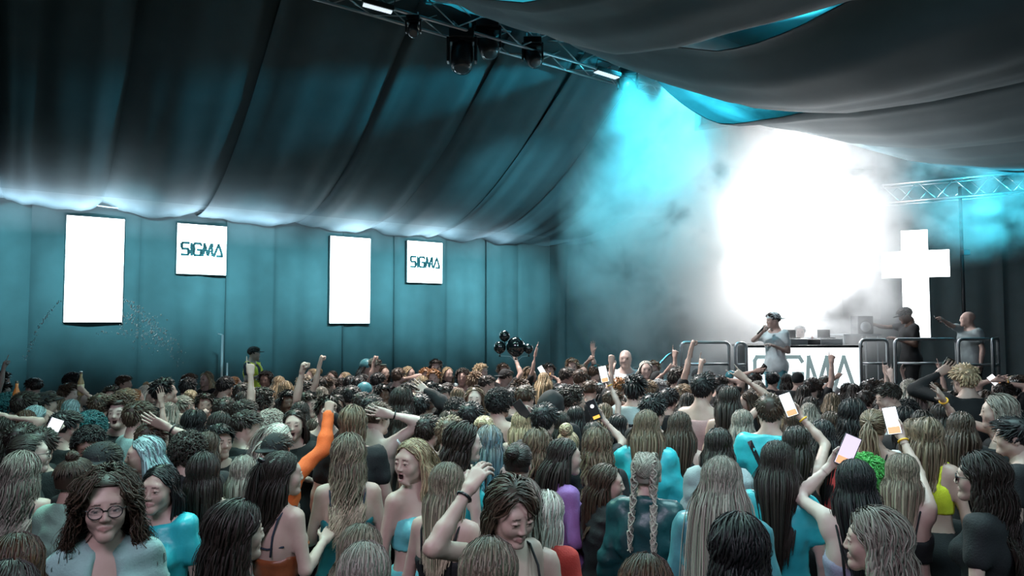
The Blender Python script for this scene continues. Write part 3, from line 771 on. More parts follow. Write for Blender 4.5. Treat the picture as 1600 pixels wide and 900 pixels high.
def _arm(G, A, sex, side, extra=0., frac=2.0, k=.03):
    """adds an arm; frac counts upper arm (1) + forearm (1)"""
    S, E, W, f, hp, pr = A
    ru = .040 if sex == 'f' else .049; re = .032 if sex == 'f' else .038; rw = .0225 if sex == 'f' else .027
    ru += extra; re += extra; rw += extra
    u1 = min(frac, 1.)
    G.cone(S, S+(E-S)*u1, ru, ru+(re-ru)*u1, k)
    if frac > 1:
        t = frac-1; mid = E+(W-E)*.3*min(t/.3, 1)
        G.cone(E, mid, re, re*1.02, .02)
        if t > .3: G.cone(mid, E+(W-E)*t, re*1.02, re*1.02+(rw-re*1.02)*(t-.3)/.7, .02)
    return G
def leg_field(G, sex, extra=0., zcut=None):
    for s in (-1, 1):
        hip, kn, an = (s*.088, -.005, .86), (s*.095, .012, .47), (s*.10, -.012, .085)
        G.cone(hip, kn, .088+extra, .054+extra, .04)
        G.cone(kn, (s*.098, -.018, .33), .053+extra, .054+extra, .03)
        G.cone((s*.098, -.018, .33), an, .054+extra, .036+extra, .03)
    return G
def clipz(G, z, keep_below=True, tilt=(0, 0), k=0):
    X, Y, Z = G.grid()
    pl = (Z-z-tilt[0]*X-tilt[1]*Y); pl = pl if keep_below else -pl
    G.F = np.maximum(G.F, pl.astype(np.float32))
    return G

def body_parts(sex, aR, aL, yaw, pitch, mouth, top, bot, lod, seed, roll=0., fine=False):
    """returns dict name -> (v, f, attrs) in the 1.70 m frame, plus the head matrix (R, t)"""
    hh, hb = ((.0052, .0175), (.0080, .0235), (.0115, .030), (.014, .036))[lod]
    SHX[0] = .142 if sex == 'f' else .170
    A = [solve_arm(aR, 1), solve_arm(aL, -1)]
    if fine: hh = .0036
    lo = np.array((-.24, -.20, 0.)); hi = np.array((.24, .22, 1.56))
    for a in A:
        for p in a[:3]: lo = np.minimum(lo, p-.085); hi = np.maximum(hi, p+.085)
    lo[2] = min([.66]+[p[2]-.09 for a in A for p in a[:3]])
    if top == 'dress': lo[2] = .5
    G0 = Field(lo, hi, hb)
    T = torso_field(G0.copy(), sex)
    B = T.copy()
    for a, s in zip(A, (1, -1)): arm_field(B, a, sex, s)
    Lg = leg_field(Field((-.24, -.16, 0.), (.24, .2, .98), .036), sex)
    for s in (-1, 1): Lg.cone((s*.10, -.03, .045), (s*.115, .12, .035), .038, .030, .03)
    vl, ql = Lg.mesh()
    if any(min(p[2] for p in a[:3]) < .74 for a in A): pass
    for s in (-1, 1): B.cone((s*.088, -.005, .86), (s*.09, 0, .78), .088, .08, .04)
    v, q = B.mesh(); q = np.concatenate([q, ql+len(v)]); v = np.concatenate([v, vl]); col = np.zeros((len(v), 4), np.float32)
    V = [v]; Q = [q]; C = [col]; n = len(v)
    hv, hq, hc = head_mesh(sex, mouth, hh); hv = hv*HS
    Rm = rotm(yaw, pitch, roll); piv = np.array((0, -.015, 1.475)); off = np.array((0, .018, 1.585))-piv
    # the neck root stays with the body: blend the turn in along the neck
    wgt = np.clip((hv[:, 2]+.185)/.10, 0, 1); wgt = wgt*wgt*(3-2*wgt)
    loc = hv+off; turned = loc@Rm.T
    hvw = piv+loc*(1-wgt[:, None])+turned*wgt[:, None]
    V.append(hvw); Q.append(hq+n); C.append(hc); n += len(hv)
    for a, s in zip(A, (1, -1)):
        S, E, W, f, hp, pr = a
        v1, q1 = hand_mesh(hp, (.0062, .0080, .0105, .0125)[lod])
        xx = np.cross(pr, f)                      # right hand: x = y x z
        M = np.stack([xx*(1 if s > 0 else -1), pr, f], 1)
        sc = .93 if sex == 'f' else 1.03
        vv = (v1*sc)@M.T+W
        V.append(vv); Q.append(q1+n if s > 0 else q1[:, ::-1]+n); C.append(np.zeros((len(v1), 4), np.float32)); n += len(v1)
    out = {'body': (np.concatenate(V), np.concatenate(Q), {'feat': np.concatenate(C)})}
    # ---- clothes
    def torso_clip(th, zlo, zhi, sleeve=0, sextra=.012, wr=.0, neck=0):
        g = T.copy(); g.F = g.F-np.float32(th)
        if zlo < .86:
            g.ell((0, -.005, .87), (.182+th, .130+th, .19), .05)
        if neck: clipz(g, neck, True, (0, -.45))
        if sleeve > 0:
            for a, s in zip(A, (1, -1)): arm_field(g, a, sex, s, sextra, sleeve, .035)
        if wr: g.F = g.F+wrinkle(g, wr, seed).astype(np.float32)
        X, Y, Z = g.grid()
        g.F = np.maximum(g.F, (zlo-Z).astype(np.float32))
        return g
    g = None; strap = None
    if top in ('tee', 'shirt', 'long', 'jacket', 'hoodie', 'poly'):
        sl = {'tee': .55, 'poly': .5, 'shirt': 1.9, 'long': 1.97, 'jacket': 1.97, 'hoodie': 1.97}[top]
        th = {'tee': .013, 'poly': .013, 'shirt': .018, 'long': .013, 'jacket': .026, 'hoodie': .028}[top]
        g = torso_clip(th, .80 if top != 'jacket' else .88, 2, sl, {'tee': .018, 'poly': .018, 'long': .012, 'shirt': .018}.get(top, .026), {'tee': .0045, 'poly': .0045, 'long': .0045}.get(top, .009), 1.455 if top in ('jacket', 'shirt', 'hoodie') else 1.425)
        g.ell((0, .03, 1.50), (.064 if sex == 'f' else .07, .082, .085), .0, -1)     # neck opening
        if top in ('jacket', 'shirt'):
            g.cone((-.062, .0, 1.445), (0, -.062, 1.455), .017, None, .01); g.cone((.062, .0, 1.445), (0, -.062, 1.455), .017, None, .01)
            g.ell((0, .10, 1.36), (.045, .075, .15), .01, -1)
        if top == 'hoodie':
            g.cone((-.08, -.05, 1.43), (.08, -.05, 1.43), .038, None, .02)
    elif top in ('strappy', 'crop', 'satin', 'bandeau', 'tank', 'croptank', 'dress'):
        zlo = {'strappy': .93, 'crop': 1.12, 'satin': 1.07, 'bandeau': 1.13, 'tank': .84, 'croptank': 1.12, 'dress': .60}[top]
        zhi = {'strappy': 1.27, 'crop': 1.28, 'satin': 1.20, 'bandeau': 1.29, 'tank': 1.36, 'croptank': 1.33, 'dress': 1.27}[top]
        g = torso_clip(.010, zlo, zhi, 0, 0, .003)
        if top == 'dress': g.cone((0, 0, .60), (0, 0, .85), .185, .16, .04)
        clipz(g, zhi, True, (0, .25 if sex == 'f' else .1))
        if top in ('tank', 'croptank'):
            for s in (-1, 1): g.ell((s*.185, 0, 1.36), (.065, .2, .13), .01, -1)
            g.ell((0, .06, 1.46), (.085, .12, .13), .01, -1); g.ell((0, -.06, 1.47), (.08, .1, .1), .01, -1)
            for s in (-1, 1):
                for p, r_ in zip(((s*.10, .085, 1.33), (s*.098, .02, 1.44), (s*.095, -.05, 1.42)), ((s*.098, .02, 1.44), (s*.095, -.05, 1.42), (s*.09, -.10, 1.32))):
                    g.cone(p, r_, .016, None, .01)
        elif top in ('strappy', 'crop', 'satin', 'dress'):
            strap = MB()
            for s in (-1, 1):
                strap.tube([(s*.075, .122, 1.27), (s*.088, .088, 1.36), (s*.098, .03, 1.425), (s*.1, -.03, 1.435), (s*.095, -.085, 1.385), (s*.082, -.107, 1.30), (s*.075, -.112, 1.20)], .0055, 6)
            if top == 'satin':
                strap.tube([(-.13, -.075, 1.25), (-.05, -.112, 1.235), (.05, -.112, 1.235), (.13, -.075, 1.25)], .005, 6)
    if g is not None:
        v, q = g.mesh(); out['top'] = (v, q, {})
    if strap is not None: out['strap'] = strap
    if top == 'vest':
        g = torso_clip(.013, .8, 2, .55, .016, .004, 1.425); v, q = g.mesh(); out['top'] = (v, q, {})
        g = torso_clip(.030, .86, 2, 0, 0, .004); clipz(g, 1.44, True, (0, -.3)); g.ell((0, .10, 1.36), (.05, .09, .17), 0, -1)
        for s in (-1, 1): g.ell((s*.215, 0, 1.33), (.07, .2, .10), .01, -1)
        v, q = g.mesh(); out['vest'] = (v, q, {})
        g2 = g.copy(); g2.F = g.F-np.float32(.006); X, Y, Z = g.grid()
        band = np.minimum(np.minimum(np.abs(Z-1.12), np.abs(Z-.98))-.026, np.abs(np.abs(X)-.105)-.02+0*Z)
        g2.F = np.maximum(g2.F, band.astype(np.float32)); v, q = g2.mesh(); out['vest_stripe'] = (v, q, {})
    zt = .985 if top in ('tee', 'shirt', 'long', 'jacket', 'hoodie', 'poly', 'tank') else 1.03
    g = Field((-.26, -.24, .02), (.26, .24, 1.06), max(hb*1.35, .026))
    torso_field(g, sex)
    g.F = g.F+np.float32(.004)
    if bot == 'skirt':
        g.F = g.F-np.float32(.014); g.cone((0, -.01, .52), (0, -.005, .90), .186, .176, .03)
        clipz(g, zt); clipz(g, .50, False)
        g.F = g.F+wrinkle(g, .003, seed+1).astype(np.float32)
    elif bot == 'shorts':
        g.F = g.F-np.float32(.012); leg_field(g, sex, .018); clipz(g, zt); clipz(g, .66, False)
    else:
        g.F = g.F-np.float32(.012); leg_field(g, sex, .016); clipz(g, zt); clipz(g, .09, False)
    v, q = g.mesh(); out['bottom'] = (v, q, {})
    sh = Field((-.19, -.11, -.002), (.19, .2, .14), max(hb, .022))
    for s in (-1, 1):
        sh.cone((s*.10, -.03, .046), (s*.115, .12, .034), .048, .037, .03); sh.cone((s*.10, -.022, .05), (s*.10, -.015, .11), .046, .044, .02)
    clipz(sh, .0, False); v, q = sh.mesh(); out['shoes'] = (v, q, {})
    return out, (Rm, piv+Rm@off), A
# ---------------------------------------------------------------- hair
CR_C, CR_R = np.array((0, -.016, .034)), np.array((.073, .092, .078))
def push_out(p, c, r):
    d = (p-c)/r; l = np.linalg.norm(d, axis=1, keepdims=True)
    return np.where(l < 1, c+d/np.maximum(l, 1e-6)*r, p)
def clumps(P, W, flat=.45, tipw=.25, sides=4, shade=None, seed=0):
    """P (M,n,3) paths, W (M,) half widths -> v, quads, t, shade"""
    M, n, _ = P.shape
    T = np.gradient(P, axis=1); T /= np.maximum(np.linalg.norm(T, axis=2, keepdims=True), 1e-9)
    N = P-np.array((0, -.02, -.02)); N[:, :, 2] *= .3
    N = N-T*np.sum(N*T, 2, keepdims=True); N /= np.maximum(np.linalg.norm(N, axis=2, keepdims=True), 1e-9)
    B = np.cross(T, N)
    t = np.linspace(0, 1, n); prof = np.minimum(1, .45+t*3)*np.where(t > .55, 1-(1-tipw)*((t-.55)/.45)**1.5, 1)
    w = W[:, None]*prof[None]
    if sides == 4: ring = [(1, 0), (0, flat), (-1, 0), (0, -flat)]
    else: ring = [(1, -.2*flat), (0, flat), (-1, -.2*flat)]
    k = len(ring)
    V = np.stack([P+B*(a*w)[:, :, None]+N*(b*w)[:, :, None] for a, b in ring], 2)   # M,n,k,3
    base = (np.arange(M)[:, None, None]*n+np.arange(n-1)[None, :, None])*k; j = np.arange(k)[None, None]
    q = np.stack(np.broadcast_arrays(base+j, base+(j+1) % k, base+k+(j+1) % k, base+k+j), -1).reshape(-1, 4)
    tt = np.broadcast_to(t[None, :, None], (M, n, k)).reshape(-1)
    sh = np.broadcast_to((shade if shade is not None else np.ones(M))[:, None, None], (M, n, k)).reshape(-1)
    return V.reshape(-1, 3), q, tt, sh
def roots(M, r, hair_front=.055, low=-.05):
    """random points on the hairy part of the skull"""
    out = []
    while len(out) < M:
        d = r.normal(size=3); d /= np.linalg.norm(d); p = CR_C+d*CR_R
        ang = math.atan2(p[1], abs(p[0])+1e-6)
        hl = .078 if p[1] > .055 else (-.01+(p[1]-.0)*1.5 if p[1] > 0 else low)
        if p[2] > hl: out.append(p)
    return np.array(out)
SHOUL = (np.array((0, -.022, -.40)), np.array((.195, .142, .225)))
def drape(p):
    """hair that meets the shoulders slides to the back (or front) instead of outwards"""
    c, r = SHOUL; q = (p-c)/r; ins = (q**2).sum(1) < 1
    p = p.copy(); p[:, 0] = np.where(ins, p[:, 0]*.985, p[:, 0]); q0 = (p[:, 0]-c[0])/r[0]; q2 = (p[:, 2]-c[2])/r[2]
    ys = np.sqrt(np.maximum(1-q0**2-q2**2, 0))*r[1]; yt = np.where(p[:, 1] > .035, c[1]+ys, c[1]-ys)
    p[:, 1] = np.where(ins, p[:, 1]+np.clip(yt-p[:, 1], -.045, .045), p[:, 1]); return p
def flow(M, n, L, r, wave=0., freq=5., vol=.012, part=0., back=.5, curl=0., low=-.05, gravity=.34, pull=2.2, hug=1., rootsel=None, side=.6, flare=0.):
    p = roots(M, r, low=low) if rootsel is None else rootsel
    M = len(p); rad = CR_R+vol*r.uniform(.55, 1.15, (M, 1))
    p = push_out(CR_C+(p-CR_C)*1.001, CR_C, rad)
    sx = np.where(np.abs(p[:, 0]-part) < .004, np.where(r.random(M) < .5, -1, 1), np.sign(p[:, 0]-part))
    front = np.clip((p[:, 1]-.0)/.08, 0, 1)
    rx, ry = p[:, 0]-part, p[:, 1]-.035                  # away from the crown
    rl = np.sqrt(rx*rx+ry*ry)+.012
    bk = np.clip(-ry/.08, 0, 1)
    d = np.stack([rx/rl*(1-.35*bk)+sx*(side*.5+.6*front)*(1-bk), np.minimum(ry/rl, .1)-back*(.5+.6*front), -.35*np.ones(M)], 1)
    ds = (L*r.uniform(.88, 1.06, M)/(n-1))[:, None]
    path = [p]
    for i in range(n-1):
        d = d/np.linalg.norm(d, axis=1, keepdims=True)
        d = d+np.array((0, 0, -1))*gravity*(1+i*.35)
        # keep hair off the face
        face = (p[:, 1] > .035) & (p[:, 2] < .065)
        d[:, 0] += np.where(face, np.sign(sx)*.8, 0); d[:, 1] += np.where(face, -.9, 0)
        nz = p[:, 2] < -.03
        d[:, 0] *= np.where(nz, .45 if hug > 0 else 1, 1); d[:, 0] -= np.where(nz & (hug > 0), p[:, 0]*pull, 0); d[:, 1] *= np.where(nz, .6, 1)
        d[:, 0] += np.where(nz, flare*np.sign(p[:, 0]), 0)
        d = d/np.linalg.norm(d, axis=1, keepdims=True)
        p = p+d*ds
        if hug >= 0:                                    # strands lie on the skull until they leave it below the ears
            q = (p-CR_C)/rad; l = np.linalg.norm(q, axis=1, keepdims=True); up = np.clip((p[:, 2:3]+.045)/.03, 0, 1)*(1 if hug > 0 else .6)
            p = CR_C+(p-CR_C)*(1-up+up/np.maximum(l, 1e-6))
        p = push_out(p, CR_C, rad)
        p = push_out(p, np.array((0, .01, -.03)), np.array((.068, .078, .095))+vol*.6)
        p = push_out(p, np.array((0, -.035, -.13)), np.array((.066, .062, .12)))
        p = drape(p)
        path.append(p)
    Pp = np.stack(path, 1)
    if wave or curl:
        t = np.linspace(0, 1, n)[None, :]; ph = r.uniform(0, 6.28, (M, 1))*.8; s = t*L
        am = wave*np.clip(t*2.2, 0, 1)
        Pp[:, :, 0] += am*np.sin(2*PI*freq*s+ph); Pp[:, :, 1] += am*.8*np.cos(2*PI*freq*s*.93+ph*1.3)
        if curl:
            ph2 = r.uniform(0, 6.28, (M, 1)); fr = freq*r.uniform(1.2, 1.8, (M, 1))
            Pp[:, :, 0] += curl*np.clip(t*3, 0, 1)*np.cos(2*PI*fr*s+ph2); Pp[:, :, 1] += curl*np.clip(t*3, 0, 1)*np.sin(2*PI*fr*s+ph2)
            Pp[:, :, 2] += .5*curl*np.sin(2*PI*fr*s*1.7+ph2)
    return Pp
def shell(th=.009, fade=False, h=.009, bumpy=.0022, low=-.055, seed=1, topx=0.):
    G = Field((-.13, -.16, -.12), (.13, .14, .19), h)
    G.ell(CR_C, CR_R+th, 0)
    if topx: G.ell(CR_C+np.array((0, .012, .035+topx*.4)), (CR_R+np.array((-.004, .006, -.03+topx)))+th, .015)
    if not fade: G.ell((0, -.03, -.02), (.064+th, .066+th, .075), .02)
    if bumpy:
        G.F = G.F+wrinkle(G, bumpy, seed, .8).astype(np.float32)
    X, Y, Z = G.grid()
    face = np.minimum(Y-.030, .078-Z+0*Y)              # >0 inside the face region
    G.F = np.maximum(G.F, np.minimum((Y-.012-.25*np.maximum(Z, 0)), (.080-Z-.0*Y)).astype(np.float32))
    G.F = np.maximum(G.F, (low-Z-.25*Y).astype(np.float32))
    if fade:                                            # ears stay free
        G.F = np.maximum(G.F, np.minimum(.016-Z, np.minimum(Y+.045, np.abs(X)-.05)).astype(np.float32))
    v, q = G.mesh()
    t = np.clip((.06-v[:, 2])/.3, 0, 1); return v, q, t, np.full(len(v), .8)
def tail(M, n, base, L, r, rad=.028, wave=.006, freq=6, dirn=(0, -.35, -.1), grav=.5):
    o = r.normal(size=(M, 3))*rad*.4; p = np.array(base)+o*.4; d = np.array(dirn)+r.normal(size=(M, 3))*.18
    ds = L/(n-1)*r.uniform(.8, 1.05, (M, 1)); path = [p]
    for i in range(n-1):
        d = d+np.array((0, 0, -1))*grav; d /= np.linalg.norm(d, axis=1, keepdims=True); p = p+d*ds
        p = push_out(p, CR_C, CR_R+.02); p = push_out(p, np.array((0, -.035, -.13)), np.array((.07, .07, .12))); p = drape(p); path.append(p)
    Pp = np.stack(path, 1); t = np.linspace(0, 1, n)[None]; ph = r.uniform(0, 6.28, (M, 1))
    Pp[:, :, 0] += wave*np.sin(2*PI*freq*t*L+ph); return Pp
def gather(M, n, base, r, vol=.010, low=-.06):
    """strands combed over the skull to a tie point"""
    p = roots(M, r, low=low); b = np.array(base); path = []
    for i in range(n):
        t = i/(n-1); q = p*(1-t)+b*t; q = push_out(q, CR_C, CR_R+vol*(1-.3*t)*np.ones((len(p), 1))*1.0) if t < .97 else q
        path.append(q)
    return np.stack(path, 1)
def knot(r, c, rad, M=40, n=12):
    a = r.uniform(0, 6.28, (M, 1)); ax = r.normal(size=(M, 3)); ax /= np.linalg.norm(ax, axis=1, keepdims=True)
    u = np.cross(ax, r.normal(size=(M, 3))); u /= np.linalg.norm(u, axis=1, keepdims=True); w_ = np.cross(ax, u)
    th = np.linspace(0, 4.2, n)[None, :]+a; rr = rad*r.uniform(.75, 1, (M, 1))
    return np.array(c)+(u[:, None]*np.cos(th)[..., None]+w_[:, None]*np.sin(th)[..., None])*rr[..., None]
HAIR = {}
def hair_mesh(style, dense):
    """cached hair mesh in the head frame. dense 0..2"""
    key = (style, dense)
    if key in HAIR: return HAIR[key]
    r = np.random.default_rng(sum(map(ord, style))*7+dense)
    mul = (.9, 2.0, 4.6)[dense]; wm = (1.15, .80, .50)[dense]; n = (7, 10, 14)[dense] if style not in ('straight', 'sleek', 'lob', 'bob', 'fan', 'halfup', 'bowl', 'shortfair', 'bun', 'undercut', 'topknot', 'ponytail') else (6, 8, 9)[dense]; sides = 3 if dense else 4
    parts = []
    def add(Pp, w, flat=.15, tipw=.25, dark=0.):
        M = Pp.shape[0]; parts.append(clumps(Pp, w*wm*r.uniform(.7, 1.3, M), flat, tipw, sides, r.uniform(.6, 1.4, M)*(1-dark)))
    def N(a): return max(12, int(a*mul))
    hs = (.014, .010, .0075)[dense]
    if style == 'straight':
        parts.append(shell(.006, h=hs)); add(flow(N(210), n, .37, r, vol=.012, back=.55, wave=.0015, freq=3), .0095)
    elif style == 'sleek':
        parts.append(shell(.006, h=hs)); add(flow(N(230), n, .46, r, vol=.011, back=.6, wave=.001, freq=2), .0085)
    elif style == 'fan':
        parts.append(shell(.006, h=hs)); add(flow(N(240), n, .50, r, vol=.015, back=.5, wave=.0015, freq=2, pull=-.9), .009)
    elif style == 'wavy':
        parts.append(shell(.007, h=hs)); add(flow(N(230), n+2, .40, r, vol=.021, back=.5, wave=.016, freq=6, flare=.05, pull=1.0), .0085)
    elif style == 'longwavy':
        parts.append(shell(.007, h=hs)); add(flow(N(250), n+3, .46, r, vol=.024, back=.55, wave=.015, freq=5., flare=.06, pull=.8), .009)
    elif style == 'curlyloose':
        parts.append(shell(.007, h=hs)); add(flow(N(260), n+7, .42, r, vol=.042, back=.35, wave=.013, freq=7, curl=.010, flare=.22, hug=0), .0062)
    elif style == 'lob':
        parts.append(shell(.007, h=hs)); add(flow(N(220), n, .30, r, vol=.017, back=.5, wave=.004, freq=4, flare=.06), .0095, tipw=.55)
    elif style == 'bob':
        parts.append(shell(.007, h=hs)); add(flow(N(200), n, .25, r, vol=.02, back=.45, wave=.006, freq=5), .0095, tipw=.5)
    elif style in ('ponytail', 'halfup'):
        parts.append(shell(.006, h=hs)); b = (0, -.118, .045) if style == 'ponytail' else (0, -.105, .075)
        add(gather(N(120), n, b, r, .013), .007)
        if style == 'halfup': add(flow(N(190), n+1, .42, r, vol=.015, back=.55, wave=.006, freq=5, rootsel=roots(N(190), r, low=-.05)*np.array((1, 1, 1))), .0085)
        add(tail(N(60), n, b, .34 if style == 'ponytail' else .28, r, .03), .0075)
    elif style in ('bun', 'topknot', 'curlbun'):
        parts.append(shell(.006, h=hs)); b = {'bun': (0, -.115, .06), 'topknot': (0, -.04, .128), 'curlbun': (0, -.05, .12)}[style]
        add(gather(N(120), n, b, r, .012), .007)
        add(knot(r, np.array(b)+np.array((0, -.018, .018)), .040 if style != 'curlbun' else .05, N(60)), .0075)
    elif style == 'undercut':
        parts.append(shell(.004, h=hs, low=-.05)); 
        add(gather(N(150), n, (0, -.03, .125), r, .016, low=.035), .008)
        add(knot(r, (0, -.03, .135), .032, N(40)), .007)
    elif style in ('short', 'fade', 'quiff', 'messy', 'crop'):
        parts.append(shell(.005 if style == 'fade' else .009, True, h=hs, low=-.035, topx=.006, bumpy=.003))
        rs = roots(N(420), r, low=-.03); rs = rs[(rs[:, 2] > (.045 if style == 'fade' else .0)) | ((rs[:, 1] < -.05) & (style != 'fade'))]
        M = len(rs); nn = rs-CR_C; nn /= np.linalg.norm(nn, axis=1, keepdims=True)
        comb = {'short': (.12, .65, .1), 'fade': (.1, .7, .15), 'quiff': (.25, .2, .9), 'messy': (0, .2, .1), 'crop': (0, 1, -.1), 'shortfair': (.5, .5, .1)}[style]
        L = {'short': .05, 'fade': .042, 'quiff': .07, 'messy': .05, 'crop': .048, 'shortfair': .07}[style]
        fr = np.clip((rs[:, 1:2]+.07)/.08, .0, 1)
        down = -np.clip((.085-rs[:, 2:3])/.06, 0, 1)*(1-.5*fr)-(1-fr)*.35; down = np.clip(down, -1, 0)
        d = nn*(.62+.4*down)+np.array(comb)*(1+down*.9)*(.3+.7*fr)+np.array((0, -.25, -1))*(-down)*.9+r.normal(size=(M, 3))*(.32 if style == 'messy' else .18)
        d /= np.linalg.norm(d, axis=1, keepdims=True); L_ = L*r.uniform(.7, 1.15, (M, 1))*np.where(rs[:, 2:3] < .045, .55, 1)
        st = np.linspace(0, 1, 6); base = CR_C+(rs-CR_C)*1.03
        bend = np.array(comb)*np.array((1, 1, -.2))
        path = np.stack([push_out(base+d*L_*t+(bend-np.array((0, 0, .5)))*L_*.5*t*t, CR_C, CR_R+.006) for t in st], 1)
        add(path, .0085, .5, .3)
    elif style in ('curly', 'afro', 'greencurl'):
        parts.append(shell(.016 if style != 'afro' else .024, style == 'curly', h=hs, bumpy=.006, low=-.04))
        M = N(300 if style != 'greencurl' else 420); rs = roots(M, r, low=-.05 if style == 'greencurl' else -.03); nn = rs-CR_C; nn /= np.linalg.norm(nn, axis=1, keepdims=True)
        L = {'curly': .05, 'afro': .055, 'greencurl': .085}[style]; m = 10; st = np.linspace(0, 1, m)
        u = np.cross(nn, r.normal(size=(M, 3))); u /= np.linalg.norm(u, axis=1, keepdims=True); w_ = np.cross(nn, u); ph = r.uniform(0, 6.28, (M, 1))
        path = np.stack([rs+nn*L*t*r.uniform(.9, 1, (M, 1))+(u*np.cos(ph+9*t)+w_*np.sin(ph+9*t))*.011*min(1, t*3)+np.array((0, .1, -.25))*L*t*t for t in st], 1)
        add(path, .0062, .6, .5)
    elif style == 'braids':
        parts.append(shell(.006, h=hs)); add(gather(N(60), n, (-.04, -.08, -.02), r, .010), .005); add(gather(N(60), n, (.04, -.08, -.02), r, .010), .005)
        for s in (-1, 1):
            m = 60; t = np.linspace(0, 1, m); ctl = np.array([(s*.03, .062, .072), (s*.036, .0, .102), (s*.042, -.065, .076), (s*.048, -.095, .01), (s*.05, -.10, -.08), (s*.055, -.125, -.17), (s*.06, -.155, -.26), (s*.06, -.165, -.36)])
            tt = t*(len(ctl)-1); c = np.stack([np.interp(tt, np.arange(len(ctl)), ctl[:, i]) for i in range(3)], 1)
            for k in range(3): c = np.concatenate([c[:1], (c[:-2]+c[1:-1]*2+c[2:])/4, c[-1:]])
            strands = []
            for k in range(3):
                for jj in range(4 if dense else 2):
                    a = t*46+k*2*PI/3; off = np.stack([.017*np.sin(a), np.zeros(m), np.zeros(m)], 1)
                    ou = c-CR_C; ou[:, 0] *= .4; ou /= np.linalg.norm(ou, axis=1, keepdims=True)
                    strands.append(c+off*(1-.4*t[:, None])+ou*(.010*np.cos(2*a)[:, None]+.008)*(1-.4*t[:, None])+r.normal(size=3)*.0035)
            add(np.array(strands), .0095, .9, .5)
    elif style in ('bowl', 'shortfair'):
        parts.append(shell(.010, style == 'bowl', h=hs, low=-.04)); add(flow(N(190), n, .15 if style == 'bowl' else .17, r, vol=.024, back=.4, wave=.004, freq=7, part=0 if style == 'bowl' else .025), .008, tipw=.5)
    elif style == 'bald':
        parts.append(shell(.0015, True, h=.01, low=-.02))
    elif style in ('cap', 'capback', 'hood', 'beanie', 'bandana'):
        if style == 'hood':
            G = Field((-.16, -.2, -.2), (.16, .15, .2), .011); G.ell((0, -.03, .02), (.108, .125, .128), 0); G.ell((0, -.04, -.12), (.12, .11, .08), .05)
            G.F = G.F+wrinkle(G, .006, 4).astype(np.float32); X, Y, Z = G.grid(); G.ell((0, .07, -.02), (.07, .10, .095), .01, -1)
        else:
            G = Field((-.13, -.15, -.06), (.13, .22, .16), .0085); G.ell(CR_C+np.array((0, 0, .008)), CR_R+np.array((.014, .014, .018 if style != 'beanie' else .026)), 0)
            lowz = .03 if style in ('cap', 'capback') else .005
            G.F = np.maximum(G.F, ((lowz-G.grid()[2])+0*G.F+(.25*G.grid()[1] if style == 'beanie' else 0)).astype(np.float32))
            if style in ('cap', 'capback'):
                s = 1 if style == 'cap' else -1
                H = Field((-.13, -.22, -.06), (.13, .22, .16), .0085); H.ell((0, s*.10-.01, .034), (.074, .085, .0085), 0)
                G2 = Field((-.13, -.22, -.06), (.13, .22, .16), .0085); G2.ell(CR_C+np.array((0, 0, .008)), CR_R+np.array((.014, .014, .018)), 0)
                G2.F = np.maximum(G2.F, (lowz-G2.grid()[2]).astype(np.float32)+0*G2.F); G2.F = np.minimum(G2.F, H.F); G = G2
        v, q = G.mesh(); parts.append((v, q, np.zeros(len(v)), np.ones(len(v))))
    nv = 0; V = []; Q = []; T = []; S = []
    for v, q, t, s in parts: V.append(v); Q.append(q+nv); T.append(t); S.append(s); nv += len(v)
    me = mesh_np('hair_'+style, np.concatenate(V), np.concatenate(Q), True, {'along': np.concatenate(T), 'shade': np.concatenate(S)})
    HAIR[key] = me; return me
def hair_mat(name, root, tip, rough=.46):
    m = bpy.data.materials.new(name); m.use_nodes = True; nt = m.node_tree; b = nt.nodes['Principled BSDF']
    b.inputs['Roughness'].default_value = rough; b.inputs['Specular IOR Level'].default_value = .4
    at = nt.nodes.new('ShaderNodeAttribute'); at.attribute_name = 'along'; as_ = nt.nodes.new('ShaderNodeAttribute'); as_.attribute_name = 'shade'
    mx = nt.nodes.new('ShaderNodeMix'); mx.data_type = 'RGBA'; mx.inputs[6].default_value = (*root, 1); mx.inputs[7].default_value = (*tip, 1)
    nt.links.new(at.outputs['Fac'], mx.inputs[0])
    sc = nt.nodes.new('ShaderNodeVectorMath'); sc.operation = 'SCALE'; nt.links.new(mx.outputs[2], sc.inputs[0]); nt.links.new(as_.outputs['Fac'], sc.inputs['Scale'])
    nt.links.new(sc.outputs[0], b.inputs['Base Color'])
    return m
HCOL = {  # name: (root, tip, words)
    'black': ((.008, .008, .009), (.010, .009, .010), 'black'), 'dark': ((.018, .013, .011), (.024, .017, .013), 'dark brown'),
    'brown': ((.040, .025, .017), (.07, .043, .028), 'brown'), 'light': ((.10, .07, .046), (.24, .165, .105), 'light brown'),
    'auburn': ((.05, .022, .012), (.12, .05, .022), 'auburn'), 'ginger': ((.22, .10, .04), (.30, .14, .05), 'ginger'),  # ginger also puts orange light into some far-row hair
    'blonde': ((.30, .22, .13), (.54, .42, .27), 'blonde'), 'streak': ((.085, .062, .045), (.50, .42, .31), 'dark rooted blonde'),
    'ash': ((.19, .165, .14), (.42, .38, .33), 'ash blonde'), 'plat': ((.45, .43, .38), (.62, .60, .55), 'platinum'),
    'grey': ((.20, .20, .20), (.34, .35, .35), 'grey'), 'green': ((.05, .30, .06), (.07, .38, .08), 'green'), 'teal': ((.01, .07, .08), (.02, .12, .13), 'teal'),  # teal is dark hair with teal light put into its colour
    'bluetip': ((.16, .14, .12), (.12, .30, .40), 'blonde to blue'), 'cyan': ((.28, .42, .44), (.40, .62, .66), 'pale cyan lit blonde'), 'copper': ((.03, .015, .009), (.20, .08, .025), 'copper streaked brown'),  # cyan is blonde hair with cyan light put into its colour
}
HM = {k: hair_mat('hair_'+k, v[0], v[1]) for k, v in HCOL.items()}
